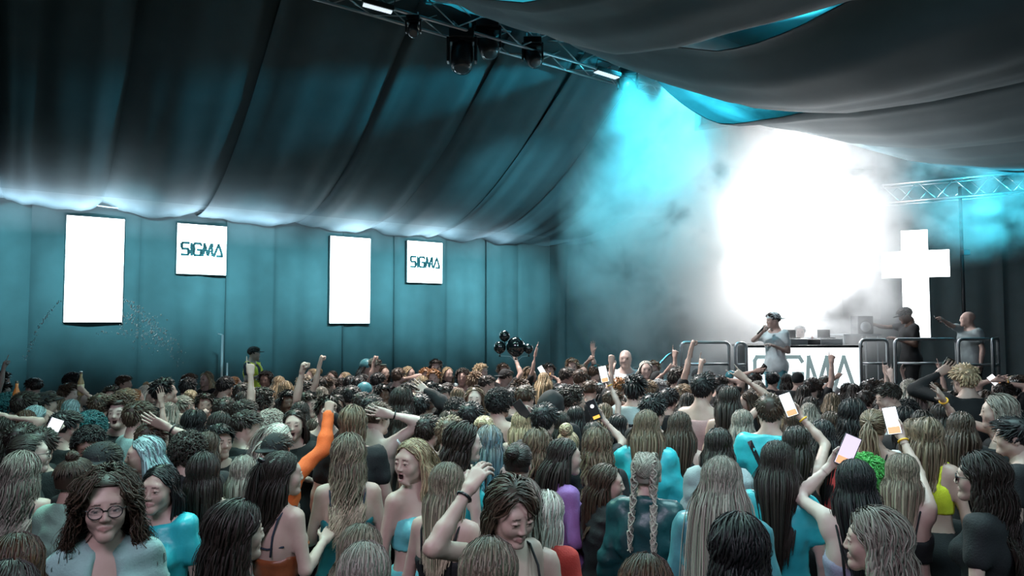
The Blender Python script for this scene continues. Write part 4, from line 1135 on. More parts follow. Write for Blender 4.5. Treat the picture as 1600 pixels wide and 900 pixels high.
SKINS = [(.46, .33, .285), (.40, .27, .225), (.30, .19, .15), (.10, .055, .038), (.52, .40, .36)]
def skin_mat(i):
    m = bpy.data.materials.new('skin_%d' % i); m.use_nodes = True; nt = m.node_tree; b = nt.nodes['Principled BSDF']
    b.inputs['Roughness'].default_value = .48; b.inputs['Specular IOR Level'].default_value = .45
    at = nt.nodes.new('ShaderNodeAttribute'); at.attribute_name = 'feat'
    tc = nt.nodes.new('ShaderNodeTexCoord'); n = nt.nodes.new('ShaderNodeTexNoise'); n.inputs['Scale'].default_value = 22; n.inputs['Detail'].default_value = 4
    nt.links.new(tc.outputs['Object'], n.inputs['Vector'])
    c = SKINS[i]; cr = nt.nodes.new('ShaderNodeMix'); cr.data_type = 'RGBA'
    cr.inputs[6].default_value = (c[0]*.9, c[1]*.84, c[2]*.82, 1); cr.inputs[7].default_value = (min(c[0]*1.1, 1), c[1]*1.1, c[2]*1.1, 1); nt.links.new(n.outputs['Fac'], cr.inputs[0])
    mx = nt.nodes.new('ShaderNodeMix'); mx.data_type = 'RGBA'
    nt.links.new(at.outputs['Alpha'], mx.inputs[0]); nt.links.new(cr.outputs[2], mx.inputs[6]); nt.links.new(at.outputs['Color'], mx.inputs[7]); nt.links.new(mx.outputs[2], b.inputs['Base Color'])
    return m
SKM = [skin_mat(i) for i in range(len(SKINS))]
CROWD = '''
168 728 f curlyloose brown 182 shirt paleteal d=2.60 s=0 R=down L=down hx=glasses | woman with black glasses, curly brown hair and open pale teal shirt facing the camera
250 724 f straight black 212 tee brightcyan d=3.5 s=0 R=bent L=down | woman with long black hair in a cyan printed tee turning back to the camera
35 702 f wavy ash 20 strappy multi d=3.90 s=0 R=down L=down | woman with ash waves and bare shoulders in a patterned strappy top, near the edge
122 698 m undercut brown 55 shirt palegreen d=3.60 s=1 | man with small topknot and shaved nape in a pale green shirt
25 827 f straight copper 10 tee black d=2.10 s=0 | person with copper streaked brown hair closest to the corner below the ash waved woman
10 868 f straight dark 30 tee black d=1.85 s=0 | person whose dark hair only just rises into the bottom corner
318 704 f lob dark 5 strappy black d=3.85 s=0 | woman with a dark brown long bob and black strappy top seen from behind
382 708 f straight ash 15 strappy black d=4.1 s=0 | woman with straight ash hair beside the dark long bob woman
370 777 f longwavy dark 62 strappy black d=2.60 s=0 hf=75 | woman with big wavy dark brown hair in front of the copper top woman
440 698 f halfup dark 48 satin copper d=3.5 b=skirt bc=paleaqua s=0 hf=78 R=bent L=down hx=claw | woman in a copper satin backless top and pale aqua skirt with half-up dark hair
545 674 f wavy streak 2 strappy teal d=3.80 s=0 R=down L=bent | woman with long wavy blonde hair in a teal strappy top seen from behind
655 680 f halfup blonde 150 bandeau paleaqua d=3.64 b=skirt bc=paleaqua s=0 hf=222 m=1 R=down L=down hx=clip | woman in pale aqua bandeau and skirt with lettered hair clip, mouth open
700 718 f straight streak 25 crop black d=3.30 s=0 | woman with long straight two tone blonde hair in a black crop top
795 735 f shortfair brown 140 strappy black d=2.75 s=0 hf=150 hp=-18 R=head L=down hx=watch | person with swept brown fringe bending the head, hand to head, wearing a watch
565 813 f straight streak 25 tee black d=2.42 s=0 | person with dark streaked blonde hair behind the bright blonde head at the bottom
570 840 f straight ash 8 tee black d=2.20 s=0 | person with bright straight ash hair at the bottom below the teal top
765 832 f straight streak 12 tee black d=2.05 s=0 | person with broad streaked blonde hair at the bottom below the watch wearer
812 742 f longwavy ash 20 strappy skin d=2.75 s=0 | woman with long loose ash waves and bare shoulders beside the red top
855 765 f bob plat 28 long red d=3.20 s=0 | woman with a short platinum bob in a red long sleeved top
883 681 f sleek dark 70 long lilac d=4.10 s=0 R=bent L=down | woman in a lilac sweatshirt with long dark hair, profile to the stage
948 722 f lob brown 60 hoodie black d=3.90 s=0 hf=92 R=around L=bent b=skirt bc=green | woman in a black hoodie with brown hair and green skirt, face in profile
1010 703 f braids ash 10 jacket leather d=3.70 s=0 R=down L=down | woman with two plaited braids in a dark teal leather jacket
1128 709 f fan ash 12 jacket denim d=3.05 s=0 | woman with long sleek ash hair in a shiny pale denim jacket
1155 797 f wavy black 8 tee black d=2.20 s=0 | person with large black wavy hair at the bottom before the denim jacket
1010 858 f straight copper 10 tee black d=2.10 s=0 | person with copper lit brown hair just above the bottom edge below the braids
1365 788 f longwavy ash 285 strappy black d=2.50 s=0 hf=268 hx=necklace | woman with long loose ash blonde waves in profile wearing a pale necklace
1335 713 f straight black 350 strappy lilacgrey d=3.25 s=4 R=bent L=@1300,725,.25::-1 phL=pink | woman with straight black hair and bare shoulders filming on a phone
1215 684 f sleek dark 6 tee brightcyan d=3.4 s=0 | woman with long sleek dark hair in a glossy cyan top
1410 705 f straight streak 12 crop black d=3.65 s=0 R=@1408,682,.25,1458,772::-1 phR=white bc=black hx=belt | woman with streaked hair and bent bare arm holding up a phone, green waistband
1530 702 f longwavy dark 285 tee black d=3.40 s=0 R=down L=down hf=275 hx=sunglasses | woman with dark hair and black sunglasses in a black tee, in profile
1583 650 m crop black 275 tee black d=4.30 s=0 hf=270 | man with a short black fringe in a black tee facing away from the edge
1450 650 f lob light 18 croptank yellow d=4.40 s=1 b=shorts bc=black | woman in a yellow crop top with lob light brown hair
1352 708 f greencurl green 20 tee black d=4.10 s=0 | person in a curly bright green wig
1365 637 f ponytail light 15 satin skin d=4.70 s=1 | woman with a low light brown ponytail and bare tanned back
1285 652 f sleek black 15 tee coral d=4.50 s=0 | woman with long black hair in a coral red tee
1244 662 f straight dark 10 tank black d=4.20 s=0 R=@1250,650,.2::-1 phR=white | woman in a black tank top holding a phone high with a yellow wristband
1203 615 m crop brown 5 tee brightcyan d=5.10 s=0 hx=strap | man in a bright cyan tee with a black strap across his back
1160 637 f straight ash 10 tank black s=0 | woman with straight ash hair between the cyan tee man and black tank
1123 665 f straight dark 10 jacket grey d=4.20 s=0 | woman with dark brown hair in a grey jacket behind the sleek ash haired woman
1062 640 f sleek brown 8 tank black d=4.70 s=0 | woman with very long brown hair beside the cyan jacket
1010 637 f sleek light 6 jacket brightcyan d=4.60 s=0 | woman with very long light brown hair in a cyan jacket
1093 625 f sleek light 8 tank pink s=0 | woman with long smooth light brown hair in a pink top
967 645 f straight black 40 tee black s=0 | woman with straight black hair behind the raised phone torch
933 664 f wavy light 6 tee black d=4.40 s=0 | woman with wavy light brown hair in front of the phone torch
888 658 f curlbun blonde 15 tee black s=0 | woman with a curly blonde bun above the lilac sweatshirt
840 666 f wavy light 12 tee black d=4.40 s=0 | woman with wavy light brown hair beside the lilac sweatshirt
810 685 f bun dark 15 tee black d=4.00 s=0 | woman with dark hair pinned up in a bun behind the ash waves
900 632 f straight black 12 tee black s=0 | woman with straight black hair behind the curly blonde bun
875 640 f straight dark 10 tee black s=0
725 656 f wavy dark 60 tank brightcyan d=4.25 s=4 hf=82 m=1 | woman with dark hair shouting in profile in a bright cyan top
765 662 f lob bluetip 10 strappy black d=4.50 s=0 | woman with blonde hair fading to blue tips and a black strap
590 628 m fade brown 40 bare none d=4.90 s=4 R=@610,648,-.15,645,695:open L=down hx=watch | shirtless man with faded hair, one bent arm over his head wearing a watch
552 632 m bowl light 10 tee black d=4.80 s=0 | man with thick round light brown hair beside the shirtless man
632 640 f straight dark 15 tee black s=0
432 676 m capback black 35 long orange d=4.20 s=1 L=down R=@513,648,.15:fist | person in a black cap raising a bright orange sleeve
512 618 m short dark 170 long black d=5.20 s=0 L=@520,650,-.3:fist | man behind the joined fists raising a black sleeve
460 637 f straight dark 188 tee black d=5.00 s=0 m=1 | woman with dark hair and open mouth facing the camera behind the orange sleeve
430 656 f halfup plat 140 tee black d=4.60 s=4 hf=110 hp=-12 | woman with platinum hair pulled back beside the orange sleeve
3 580 m short dark 75 tee black s=0
53 590 m fade dark 330 tee black s=0 | man with faded dark hair facing the tall blank screen wall
115 579 m afro black 60 tee black s=3 | man with black afro curls below the larger tall screen
108 598 m short brown 120 tee grey s=4 | boy with short brown hair in front of the afro man
40 612 m short dark 60 tee black s=0 R=@38,632,.05:grip btR=amber | person holding up an amber bottle beside the dark cap
75 612 m cap black 70 tee black s=0 hf=75 hp=14 | man in a dark cap looking up under the spray
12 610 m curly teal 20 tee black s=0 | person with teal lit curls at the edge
92 617 f straight light 60 tee black s=0
113 622 f straight cyan 40 tee brightcyan s=0 R=@132,612,.05:grip btR=amber2 | person in pale cyan holding an upright bottle, one of two bottle holders
155 615 m short brown 10 tee black s=0 
176 600 m messy dark 200 tee black s=0 
196 607 m short light 60 tee black s=0
212 606 f straight ginger 70 tee black s=0
230 600 f sleek plat 100 tee black s=0
243 594 f bun blonde 120 tee black s=0
262 588 m messy black 78 tee black d=6.40 s=0 hp=12 | man with thick black hair, head tipped back, taller than those around him
293 590 m short black 20 tee black s=0
298 606 f bun blonde 10 tee black s=0
322 580 f wavy blonde 225 tee black s=0 | blonde woman in black standing clear below the larger SIGMA screen
320 613 m short dark 175 tee black s=1
352 588 m short black 40 tee black s=0
368 586 f bun ginger 70 tee black s=0
350 621 m short dark 15 tee black s=0
378 598 m short dark 30 tee black s=0
380 610 f straight dark 15 tee black s=0
382 624 m fade dark 40 tee black s=0
40 638 f sleek auburn 8 tee black s=0 | woman with sleek auburn hair seen from behind near the edge
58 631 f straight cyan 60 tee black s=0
102 641 m fade black 45 tee black s=0 
143 638 m curly teal 10 tee black s=0 | person with short teal lit curls seen from behind
188 616 m quiff brown 205 tee black d=5.60 s=4 m=1 | man with quiff and open mouth looking back to the camera
217 627 m short brown 68 tee paleteal d=5.30 s=0 | man in a pale teal tee in profile beside the shouting man
243 640 f straight dark 80 tee black s=0
265 626 f sleek ash 10 tee black s=0 R=@282,650,0:fist | woman with sleek ash hair and a raised bare forearm
240 658 m short brown 60 tee black s=0 R=@262,668,-.05,285,690:open hx=watch | person with brown hair pressing a hand with a bracelet to the head
272 659 f straight dark 75 tee black s=2
305 637 f wavy black 30 tee black s=0 
345 640 f straight dark 25 tee black s=0
343 661 m crop black 150 tee black s=0
385 641 m fade dark 68 tee black d=4.95 s=0 | man with dark faded hair in a black tee, profile to the stage
325 671 f straight brown 20 tee black d=4.35 s=0
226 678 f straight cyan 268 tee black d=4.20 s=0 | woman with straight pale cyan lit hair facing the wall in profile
140 657 m curly black 180 tee black s=2 hp=-20
48 676 f ponytail dark 85 tee black d=4.10 s=4 R=mouth hx=glasses | person in dark glasses with hand to mouth beside the green shirt
33 661 m short dark 20 tee black s=0
160 690 m capback black 30 jacket black d=3.90 s=0 | person in a backwards black cap behind the woman with glasses
6 648 f straight dark 40 tee black s=0 R=@10,652,0:phone phR=dark | person at the edge raising a hand with a dark phone
62 668 m short dark 20 tee black s=0 L=@60,690,.2:phone phL=white
295 668 m curly dark 20 tee black s=0
205 642 f straight brown 20 tee black s=0
412 602 m curly dark 68 tee black d=5.98 s=0 | man with dark curls in profile left of the tall smaller screen
415 577 m afro dark 200 tee black s=2
437 586 f straight blonde 40 tee black s=0
447 594 f wavy blonde 20 tee black s=0
450 609 m short black 170 tee black s=3
477 584 f straight blonde 60 tee black s=0
476 594 m fade dark 70 tee black s=0
487 574 f bun blonde 250 tee black s=0
503 602 f sleek ash 20 tee black s=0
496 588 m short dark 20 tee black s=0
512 587 m short brown 75 tee black s=0
519 578 f straight brown 200 tee black s=0
538 580 f sleek blonde 255 tee black s=0
547 587 m short black 30 tee black s=0
559 589 m short black 20 tee black s=0
574 561 f bandana denim 120 tee black s=0 | person in a blue bandana standing tall below the smaller tall screen
586 559 m cap olive 85 tee grey s=0 | man in an olive cap facing the stage beside the bandana
590 582 m short black 30 tee black s=0
600 570 f straight brown 150 tee black s=0
622 575 m short brown 30 tee black s=0 R=@632,592,-.05:open | man with brown hair and bare arm lifted to his head
639 571 f straight blonde 120 tee black s=0
660 586 f wavy blonde 30 tee black s=0
665 573 m messy ginger 170 tee black s=4
678 575 m messy ginger 190 tee black s=4
681 561 m short dark 180 tee black s=4
700 572 f straight blonde 150 tee grey s=0
723 573 m curly dark 190 tee black s=0
738 580 f straight ginger 60 tee black s=0
752 566 m messy blonde 120 tee black s=4
761 586 m fade dark 70 tee black s=0
786 567 m short brown 160 tee black s=4
791 576 m capback black 60 tee black s=0 R=@806,563,0:point | person in a backwards black cap pointing up at the balloons
742 602 f wavy light 185 tee black d=6.34 s=4 m=1 | woman with long fair hair singing toward the camera
712 615 m curly black 180 tee black s=1 hp=-15
781 602 m curly black 40 tank black d=5.98 s=0 L=around | man with black curls in a dark tank top with one arm out
671 595 m short black 175 jacket black d=6.34 s=4 L=@668,612,-.15:open | man in a black jacket covering his face with one hand
688 600 m fade dark 90 tee paleteal s=0
628 602 f wavy dark 10 tee black d=6.10 s=0
571 597 m beanie denim 60 tee black s=0 
597 600 m short black 140 tee black s=3
550 603 m short black 30 tee black s=0
534 602 m curly black 40 tee black s=0
526 614 f straight dark 190 tee orange s=1 | person in an orange top half hidden behind dark heads
581 617 m short black 20 tee black s=0
566 612 m fade dark 20 tee grey s=0
702 640 f wavy brown 20 tee black s=0
703 650 m short light 10 tee black s=0
757 645 f bun blonde 20 tee black s=0
478 612 m fade dark 120 tee black s=0
495 622 f straight ash 15 tee black s=0
470 625 f straight dark 20 tee black s=0
443 619 f straight dark 60 tee black s=0
655 615 m short black 15 tee black s=0
735 628 m short black 20 jacket black s=0
668 648 m short dark 20 tee black s=0
548 600 f straight dark 15 tee black s=0
800 606 m short black 30 tee black s=0
828 572 f wavy light 90 tee black s=0 R=up
857 567 m short dark 150 tee black s=0
850 580 f sleek blonde 20 tee black s=0 R=@856,584,.1::-1 phR=white | blonde person holding a small bright phone by the wall corner
886 574 m short dark 85 tee black s=0
894 559 m short light 180 tee grey s=4 | pale lit man facing the crowd by the far drape
906 577 m short brown 30 tee black s=0
910 568 f straight light 160 tee black s=0
931 569 m short brown 60 tee grey s=0 L=@921,562,0:fist | person punching a fist up near the far drape
977 547 m bald dark 185 tee white d=9.50 s=4 | bald man in a white tee facing the crowd in front of the haze
1009 562 f straight plat 170 tee white d=9.30 s=4
1021 563 m short light 180 tee white d=9.40 s=4
952 570 m short light 190 tee grey s=4 R=up
991 586 m quiff black 15 tee grey d=6.34 s=0 hx=text | man with black hair in a grey tee lettered across the back
967 588 m messy ginger 20 tee black s=0
1027 580 m beanie black 20 tee black s=0
1060 573 m short dark 80 tee black d=7.56 s=0
1046 592 f straight brown 20 tee black s=0 L=@1044,577,0:horns | person making a horned hand sign before the stage stair
990 574 m short black 20 tee black s=0
1090 576 m beanie black 20 tee black s=0
1106 580 m short dark 20 tee black s=0
1098 584 m short black 20 tank pink d=6.10 s=0 | broad man with black hair in a pale pink tank top
1125 586 m short dark 30 tee black s=0 R=@1132,592,0:point
1143 579 m beanie teal 10 tee black s=0
1155 584 m capback white 10 tee black s=0 | person in a pale cap near the lit booth
1140 600 f straight dark 15 tank black d=5.98 s=1 R=@1164,592,0:horns | person raising a long bare arm in a horned hand sign by the booth
1186 593 f sleek ash 60 tee black s=0
1131 600 f bob black 10 tee black s=0
1133 618 f straight dark 80 tee black s=0
1168 610 f straight brown 270 tee black s=0
1067 600 m short light 60 tee black s=0
1028 592 m short grey 20 tee black s=0
1013 594 m short light 20 tee black s=0
957 608 m short brown 40 tee orange s=1 R=@968,628,.05::-1 phR=amber | man in orange light filming on a phone with an amber screen
945 628 f straight light 20 tank pink s=4 R=@951,598,0::-1 phR=white | person with a long pale arm straight up holding a bright phone
928 656 f straight dark 10 tee black s=0 R=@942,655,.2::-1 phR=torch | person holding a phone with its torch lit
922 594 m fade brown 15 tee black s=0
897 598 m curly dark 72 tee black d=6.10 s=0 | man with short dark curls and bare neck in profile near the black hood
862 606 m hood black 15 hoodie black d=5.73 s=0 | person with a black hood pulled up
821 601 m fade brown 15 tee black d=6.10 s=0
815 640 f straight blonde 15 tank black s=4 R=@833,645,-.05::-1 phR=dark | person with straight blonde hair lifting a large dark phone
1021 612 m messy black 15 tee black d=5.49 s=0
1044 606 m short black 15 tee black s=0
872 612 m short dark 15 tee black s=0
880 600 m short black 20 tee black s=0
850 630 m short black 15 tee black s=0
1075 612 f straight dark 20 tee black s=0
1179 582 m short dark 20 tee black s=0 L=@1180,580,0:phone phL=dark | person holding a dark phone straight up before the booth
1325 597 f wavy dark 20 tee black s=0 L=@1306,590,0:point | woman with dark waves pointing one finger up at the booth
1230 583 f wavy dark 15 tee black s=0
1247 581 m beanie black 15 tee black s=0
1207 581 m short black 15 tee black s=0
1268 590 m short dark 20 tee black s=0
1278 592 f straight dark 20 shirt white s=0 R=@1283,600,.05:fist
1256 600 f straight dark 20 tee black s=0
1267 618 f straight dark 15 tee black s=0
1264 627 f sleek ash 10 tee black s=0 | woman with sleek ash hair behind the white phone
1332 620 f wavy black 8 strappy black d=5.12 s=1 | woman with a broad mass of black hair above the low ponytail
1334 598 f straight dark 15 tee black s=0
1300 612 f straight light 15 satin skin s=0
1362 592 m short dark 15 tee black s=0
1360 601 f straight brown 40 tee black s=0
1378 620 f ponytail dark 20 tank white s=4 R=@1393,590,0:spread | person with one open hand raised before the handrails
1391 597 m fade dark 245 tee white d=5.98 s=0 hp=-10 | man with dark fringe in a white tee looking down to one side
1421 590 f sleek ash 10 tee black d=6.34 s=0 | woman with sleek ash hair beside the man in the white tee
1417 620 m curly black 20 tee black s=0
1413 634 f bob black 15 tee black s=0
1447 612 f straight dark 188 tee black s=0 R=@1440,640,-.1:open
1441 640 f bob dark 15 tee black s=0
1455 597 m short brown 30 tee black s=0 L=@1442,612,.1::-1 phL=white
1507 568 m short blonde 330 long black d=6.34 s=0 hf=320 L=@1466,584,.15:phone phL=dark | tall fair haired man in a black sweater holding something up
1470 628 f straight dark 20 tee black s=0
1502 640 f sleek brown 15 tee black d=4.76 s=0 R=around | woman with straight brown hair below the outstretched bare arm
1558 614 f bob ash 262 bare none d=4.88 s=0 R=@1472,622,.1:open hx=band | bare shouldered person with bobbed ash hair reaching one arm across
1542 608 f longwavy brown 25 tee black s=0
1518 618 f wavy auburn 20 tee black s=0
1568 596 m short dark 20 tee black s=0 L=@1556,594,0::-1 R=@1570,598,0::-1 phR=white | person raising two hands around a phone near the edge
1592 586 m short brown 60 tee black s=0
1484 612 m short dark 20 tee black s=0
1575 640 f straight dark 20 tee black s=0
1300 640 f straight brown 15 tee black s=0
1240 640 f straight brown 15 tee black s=0
'''
# ---------------------------------------------------------------- the crowd
CLOTH = {'black': (.006, .007, .009), 'paleteal': (.26, .42, .41), 'palegreen': (.24, .40, .33), 'brightcyan': (.03, .44, .50), 'multi': (.16, .08, .09),  # brightcyan puts the teal light into pale cloth
         'copper': (.22, .060, .022), 'teal': (.006, .13, .16), 'paleaqua': (.13, .50, .54), 'red': (.42, .035, .028), 'lilac': (.26, .13, .36), 'leather': (.008, .055, .062),
         'denim': (.07, .24, .28), 'lilacgrey': (.26, .25, .34), 'yellow': (.62, .66, .03), 'coral': (.62, .07, .065), 'pink': (.42, .25, .25), 'white': (.62, .68, .69),
         'grey': (.30, .36, .37), 'orange': (.75, .13, .025), 'olive': (.08, .10, .085), 'green': (.02, .30, .17), 'skin': (.26, .19, .175), 'navy': (.015, .025, .045), 'none': (.1, .1, .1)}
CW = {'paleteal': 'pale teal', 'palegreen': 'pale green', 'brightcyan': 'bright cyan', 'paleaqua': 'pale aqua', 'leather': 'dark teal', 'denim': 'denim blue', 'lilacgrey': 'pale grey', 'skin': 'nude', 'multi': 'patterned'}
for k_, c_ in CLOTH.items():
    sh_ = k_ in ('copper', 'leather', 'brightcyan', 'denim', 'teal', 'paleaqua')
    mat('cloth_'+k_, c_, .38 if sh_ else .82, noise=.16, nscale=9 if k_ != 'multi' else 30, bump=.25, bscale=24 if sh_ else 130, sheen=0)
M_shoe = mat('shoe', (.05, .05, .055), .6); M_glass = mat('lens_clear', (.7, .75, .78), .05, alpha=.07, spec=.2); M_dk = mat('lens_dark', (.01, .01, .012), .08)
M_pf = mat('phone_body', (.012, .012, .014), .25); M_rim = mat('phone_rim', (.3, .32, .33), .25, .8)
PHM = {'white': mat('screen_white', (.5, .5, .5), .3, emit=(.95, .97, 1.), estr=1.5), 'pink': mat('screen_pink', (.5, .5, .5), .3, emit=(.80, .62, .85), estr=.8),
       'amber': mat('screen_amber', (.5, .3, .1), .3, emit=(1., .45, .03), estr=1.1), 'dark': mat('screen_off', (.02, .022, .025), .12), 'torch': M_pf}
M_warm = mat('screen_warm', (.5, .3, .2), .3, emit=(1., .42, .16), estr=.9)
M_gold = mat('wrist_metal', (.5, .48, .42), .25, .9); M_band = mat('wrist_band', (.8, .42, .03), .5)
ROWS = []
for ln in CROWD.strip().split('\n'):
    tx, _, lab = ln.partition('|'); a = tx.split()
    if len(a) < 8: continue
    d = dict(px=float(a[0]), py=float(a[1]), sex=a[2], hair=a[3], hc=a[4], face=float(a[5]), top=a[6], tc=a[7], label=lab.strip())
    for kv in a[8:]:
        k, _, v = kv.partition('='); d[k] = v if k in ('R', 'L', 'b', 'bc', 'hx', 'phR', 'phL', 'btR') else float(v)
    ROWS.append(d)
TOPZ = {'afro': .055, 'curly': .045, 'greencurl': .05, 'curlyloose': .035, 'topknot': .09, 'curlbun': .08, 'undercut': .07, 'quiff': .035, 'messy': .04, 'shortfair': .022, 'bowl': .022, 'wavy': .022, 'longwavy': .026, 'bun': .03, 'halfup': .03, 'hood': .045, 'beanie': .03, 'cap': .025, 'capback': .025, 'bandana': .02, 'bald': .0, 'fade': .022, 'short': .025, 'crop': .025}
rr = random.Random(21)
for p in ROWS:
    H0 = p.get('H') or (1.50 if p['sex'] == 'f' else 1.57)
    p['d0'] = p.get('d') or FPX*(CAM_Z-H0)/(p['py']-505)
    p['lk'] = .04 if 'd' in p else .16
# more of the crowd between those singled out above
styles_f = ['straight', 'straight', 'sleek', 'wavy', 'bun', 'ponytail', 'lob', 'halfup']; cols = ['black', 'dark', 'dark', 'brown', 'brown', 'light', 'blonde', 'ash', 'streak']
styles_m = ['short', 'fade', 'quiff', 'curly', 'messy', 'crop', 'short']
def stage_face(px, d):
    x = (px-800)/FPX*d; az = math.degrees(math.atan2(5.0-x, 12.8-d)); ray = math.degrees(math.atan2(px-800, FPX)); return az-ray
taken = [((p['px']-800)/FPX*p['d0'], p['d0']) for p in ROWS]; tries = 0; nfill = 0
while nfill < 46 and tries < 9000:
    tries += 1; d = rr.uniform(5.2, 10.1); px = rr.uniform(4, 1596)
    if d > 9.6 and px > 1000: continue
    x = (px-800)/FPX*d
    if x < -7.95+1.418*(d-12.5)+1.0 and False: continue
    if px < 330 and d > 9.4: continue
    if px < 330 and d > 8.6 and rr.random() < .7: continue
    if all((x-a)**2+((d-b)*.9)**2 > .45**2 for a, b in taken):
        taken.append((x, d)); nfill += 1; sx = rr.choice('fm')
        Hh = rr.uniform(1.40, 1.50) if sx == 'f' else rr.uniform(1.46, 1.56)
        py = proj((x, d, Hh))[1]
        ROWS.append(dict(px=px, py=py, sex=sx, hair=rr.choice(styles_f if sx == 'f' else styles_m), hc=rr.choice(cols), face=stage_face(px, d)+rr.uniform(-25, 25), top='tee', tc=rr.choice(['black']*6+['grey', 'white', 'navy', 'navy']), label='', d0=d, lk=.03, s=rr.choice([0, 0, 0, 4, 1])))
# shift along the sight lines so that no two stand in one place
D = np.array([p['d0'] for p in ROWS]); D0 = D.copy(); U = np.array([(p['px']-800)/FPX for p in ROWS]); LK = np.array([p['lk'] for p in ROWS])
for it in range(220):
    X = U*D; dx = X[:, None]-X[None]; dy = D[:, None]-D[None]; dist = np.sqrt(dx**2+dy**2)+np.eye(len(D))*9
    ov = np.maximum(.42-dist, 0); push = np.where(dy == 0, np.sign(np.arange(len(D))[:, None]-np.arange(len(D))[None]), np.sign(dy))*ov*.22
    D = np.clip(D+push.sum(1), D0*(1-LK), np.minimum(D0*(1+LK), 10.3))
for p, d in zip(ROWS, D): p['dd'] = float(d)

BODY_CACHE = {}
def reach(p, spec, side, M_inv, scale, d):
    """'@px,py[,dd[,elbowpx,elbowpy]]:pose' -> wrist target in the body frame"""
    body, _, pose = spec[1:].partition(':'); pr = (0, 1, 0)
    n = [float(x) for x in body.split(',')]; dd = n[2] if len(n) > 2 else 0.
    pose, _, pref = pose.partition(':')
    if pose == '' and pref == '-1': pose, pr = 'phone', (0, -1, 0)
    elif pose == '': pose = 'open'
    W = M_inv @ P(n[0], n[1], d+dd)
    hint = (side*.75, .15, -.65)
    if len(n) > 4:
        E = M_inv @ P(n[3], n[4], d+dd*.5); S = np.array((side*.15, 0, 1.39)); e = np.array(E)-S
        hint = tuple(e-np.array(W)*.0)
    return (tuple(W), hint, pose, pr)
def stick_on(me, pts3, axis_sign, off=.004):
    """project points of the x-z plane along y onto a garment mesh"""
    from mathutils.bvhtree import BVHTree
    b = BVHTree.FromPolygons([v.co for v in me.vertices], [list(q.vertices) for q in me.polygons]); out = []
    for x, z in pts3:
        h = b.ray_cast(Vector((x, axis_sign*.6, z)), Vector((0, -axis_sign, 0)))
        out.append((x, (h[0].y if h[0] else axis_sign*.12)+axis_sign*off, z))
    return out
def ribbon(me, path, wdt, sign, m, parent, name):
    L, Rr = [], []
    for i in range(len(path)):
        a = Vector(path[max(i-1, 0)]); b = Vector(path[min(i+1, len(path)-1)]); t = (b-a).normalized(); n = Vector((-t.y, t.x))*wdt/2
        q = Vector(path[i]); L.append(tuple(q+n)); Rr.append(tuple(q-n))
    v = stick_on(me, L+Rr, sign); n = len(path); mb = MB(); mb.add(v, [(i, i+1, n+i+1, n+i) for i in range(n-1)]); return mb.build(name, m, parent)
def make_phone(kind, loc, xdir, ydir, ndir, label):
    """body with screen; ndir = the way the screen looks, ydir = up along the phone"""
    t = thing('phone', label, 'phone', tuple(loc)); Mx = Matrix((( xdir[0], ydir[0], ndir[0], loc[0]), (xdir[1], ydir[1], ndir[1], loc[1]), (xdir[2], ydir[2], ndir[2], loc[2]), (0, 0, 0, 1)))
    t.matrix_world = Mx
    MB().box((0, 0, -.004), (.074, .152, .008)).build('phone_body', M_pf, t, bevel=.003)
    MB().tube([(-.0355, -.073, -.004), (.0355, -.073, -.004), (.0355, .073, -.004), (-.0355, .073, -.004)], .0032, 6, True).build('rim', M_rim, t)
    if kind == 'torch':
        MB().lathe([(.014, 0), (.013, .002)], (0, .03, .0), 14).build('torch_light', PHM['white'], t); MB().box((0, -.052, .001), (.05, .022, .002)).build('lower_image', PHM['amber'], t)
    else:
        so = MB().box((0, .0, .0006), (.068, .144, .0012)).build('screen', PHM[kind], t)
        if kind in ('white', 'pink'): MB().box((0, -.052, .0016), (.060, .036, .0010)).build('screen_image', M_warm, so)
        if kind == 'dark': MB().box((.018, .052, -.0095), (.026, .03, .003)).build('camera_bump', M_rim, t)
    return t
SHORTLAB = lambda l: l
